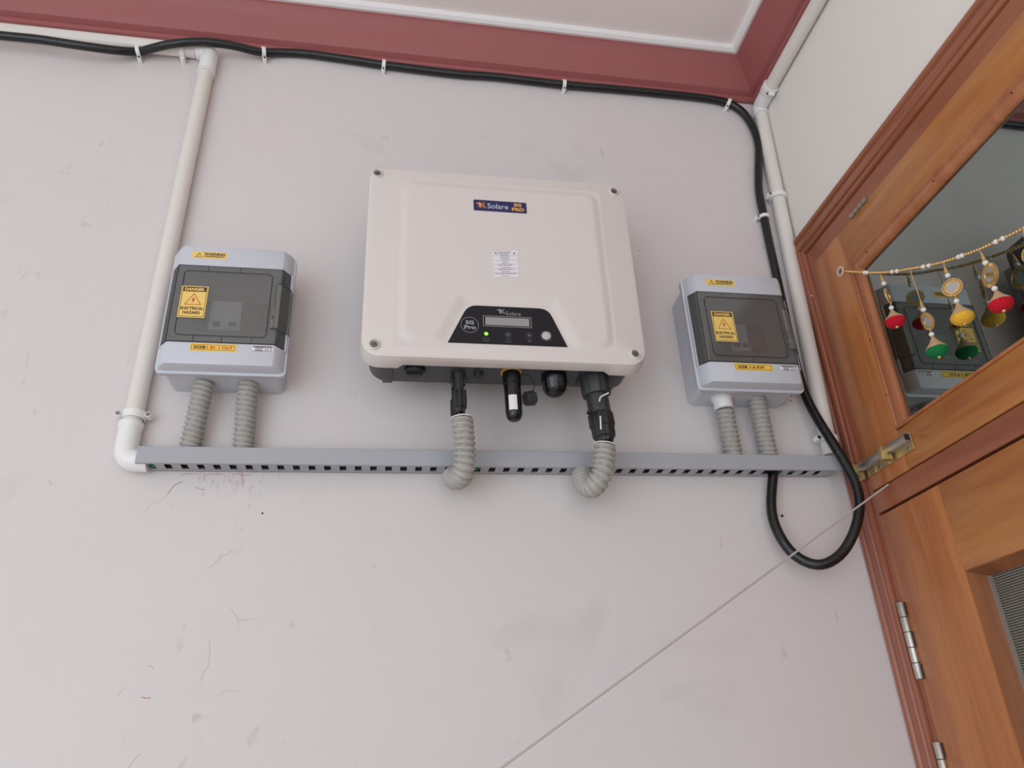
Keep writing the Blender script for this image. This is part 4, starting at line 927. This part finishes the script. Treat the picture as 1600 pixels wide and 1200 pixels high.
def bead_obj(nm, c, r, m, me=None):
    if me is None:
        b = new(); ball(b, Vector((0, 0, 0)), r, 1, 1, 1, 12, 8); me = bpy.data.meshes.new(nm); b.to_mesh(me); b.free(); me.materials.append(M[m]); me.shade_smooth()
    o = bpy.data.objects.new(nm, me); COL.objects.link(o); o.parent = gar; o.location = c + Vector((0, 0, H0)) - gar.location
    return me
b = new(); tube(b, gs[::4], 0.0006, 6); obj('thread', b, 'nylon', gar)
pk = 0; i = 0; count = 0
pos = [(0.0, gs[0])]
for a, c in zip(gs, gs[1:]): pos.append((pos[-1][0] + (c - a).length, c))
def at_len(s):
    for (s0_, p0_), (s1_, p1_) in zip(pos, pos[1:]):
        if s1_ >= s: return p0_.lerp(p1_, (s - s0_) / max(s1_ - s0_, 1e-9))
    return pos[-1][1]
s = 0.004; tot = pos[-1][0]; lastp = -1
near_list = [min(pos, key=lambda t: (t[1] - p).length)[0] for p in pearls]
extra = [near_list[-1] + 0.075 * k + d for k in (1, 2, 3) for d in (-0.0035, 0.0035)]
near_list += extra
while s < tot - 0.003:
    hit = [t for t in near_list if abs(t - s) < 0.0028]
    if hit:
        pearl_me = bead_obj('pearl_bead', at_len(s), 0.0030, 'pearl', pearl_me); s += 0.0056
    else:
        if count < 98: gold_me = bead_obj('gold_bead', at_len(s), 0.0021, 'goldb', gold_me); count += 1
        s += 0.0046 if count < 98 else 0.0056
        if count >= 98: pearl_me = bead_obj('pearl_bead', at_len(s), 0.0026, 'pearl', pearl_me)
def pendant(pt_, pm, pr, pe, pp, yaw, m, r=0.0125, R__=0.0112, tiltv=0.0):
    """top point, first pearl, mirror ring, second pearl, pompom: heights below the strand"""
    T = pt_; b = new(); z0 = T.z
    zt1 = pm.z + 0.0045; y = (T.y + pp.y) / 2
    P_ = lambda q: Vector((T.x - 0.002, q.y, q.z))
    tube(b, [P_(T), P_(pm)], 0.0006, 6); tube(b, [P_(pr) + Vector((0, 0, -0.010)), P_(pe)], 0.0006, 6)
    pd = obj('pendant', b, 'jute', gar)
    a = P_(pm); b = new(); lathe(b, a + Vector((0, 0, 0.003)), (0, 0, 1), [(0, 0.0026), (0.004, 0.0022), (0.011, 0.0008)], 12); obj('bell_cap', b, 'goldb', pd)
    for q in (pm, pe): b = new(); ball(b, P_(q), 0.0033, 1, 1, 0.95, 14, 10); obj('pearl', b, 'pearl', pd)
    # mirror disc in a gold beaded ring, turned about the vertical
    c = P_(pr); ax = Vector((math.cos(yaw), math.sin(yaw), tiltv)).normalized()
    b = new(); ring_band(b, c, ax, R__ * 0.60, 0.0024, R__ * 0.14, 0, 360, 28, ref=(0, 0, 1))
    side = ax.cross(Vector((0, 0, 1))).normalized(); up_ = side.cross(ax).normalized(); n_ = 26
    for k in range(n_):
        th = 2 * PI * k / n_; d = side * math.cos(th) + up_ * math.sin(th)
        tube(b, [c + d * R__ * 0.72, c + d * R__ * 1.0], 0.00085, 6)
    ring_band(b, c, ax, R__ * 0.95, 0.0012, 0.0009, 0, 360, 28, ref=(0, 0, 1)); obj('gold_ring', b, 'goldb', pd)
    b = new(); lathe(b, c - ax * 0.0005, ax, [(0, R__ * 0.60), (0.001, R__ * 0.60)], 24); obj('mirror', b, 'mirror', pd, 30)
    pc = P_(pp); top_ = P_(pe).z - 0.003
    b = new(); lathe(b, (pc.x, pc.y, pc.z + 0.001), (0, 0, 1), [(0, r * 0.98), (0.002, r * 0.94), ((top_ - pc.z - 0.001) * 0.5, r * 0.48), (top_ - pc.z - 0.001, 0.0012)], 20); obj('jute_cone', b, 'jute', pd, 50)
    b = new(); bmesh.ops.create_icosphere(b, subdivisions=5, radius=r, matrix=Matrix.Translation((pc.x, pc.y, pc.z - 0.0005)))
    for v in b.verts:
        d = v.co - Vector((pc.x, pc.y, pc.z)); zz = d.z * (0.74 if d.z < 0 else 0.42)
        f = 1 + random.uniform(-0.055, 0.055)
        v.co = Vector((pc.x + d.x * f, pc.y + d.y * f, pc.z + zz * f))
    obj('pompom', b, m, pd, 80)
    b = new(); ball(b, Vector((pc.x, pc.y, pc.z - r * 0.74)), 0.0024, 1, 1, 1, 12, 8); obj('gold_stud', b, 'goldb', pd)
s_ = lambda u, v: S(u, v, GX - 0.002)
pendant(S(1377, 428, GX), s_(1381, 443), s_(1387.5, 463), s_(1392.8, 481), s_(1398.5, 501), math.radians(128), 'redp')
pendant(S(1424, 421, GX), s_(1443, 484), s_(1449.5, 502), s_(1455.6, 522.5), s_(1464, 547), math.radians(170), 'grnp', tiltv=-0.3)
pendant(S(1476, 410, GX), s_(1480.8, 430.5), s_(1488, 449), s_(1494.5, 470.5), s_(1503.5, 495), math.radians(215), 'yelp')
pendant(S(1532, 389, GX), s_(1539.7, 410.8), s_(1547, 430), s_(1554, 451), s_(1564, 474), math.radians(172), 'redp', R__=0.0138)
L0 = s_(1532, 389)
for k, (cc_, yw_) in enumerate((('grnp', 200), ('yelp', 175), ('redp', 215), ('grnp', 190))):
    y_ = L0.y - 0.058 * (k + 1); st_ = min(gs, key=lambda p: abs(p.y - y_))
    Q = lambda dz_: Vector((GX - 0.002, y_, st_.z - dz_))
    pendant(Vector((GX, y_, st_.z)), Q(0.017), Q(0.033), Q(0.050), Q(0.068), math.radians(yw_), cc_)
q = Vector((0.6600, ep.y - 0.007, ep.z)); b = new(); ring_band(b, q, (-1, 0, 0), 0.0062, 0.0016, 0.0013, 0, 360, 28, ref=(0, 1, 0)); obj('hanging_ring', b, 'pearl', gar)
# a single bright fixing on the frame
q = S(1268, 462, 0.6625); b = new(); lathe(b, (0.6625, q.y, q.z), (-1, 0, 0), [(-0.002, 0.0012), (0.0008, 0.0012)], 10); obj('fixing_pin', b, 'nylon', fr)
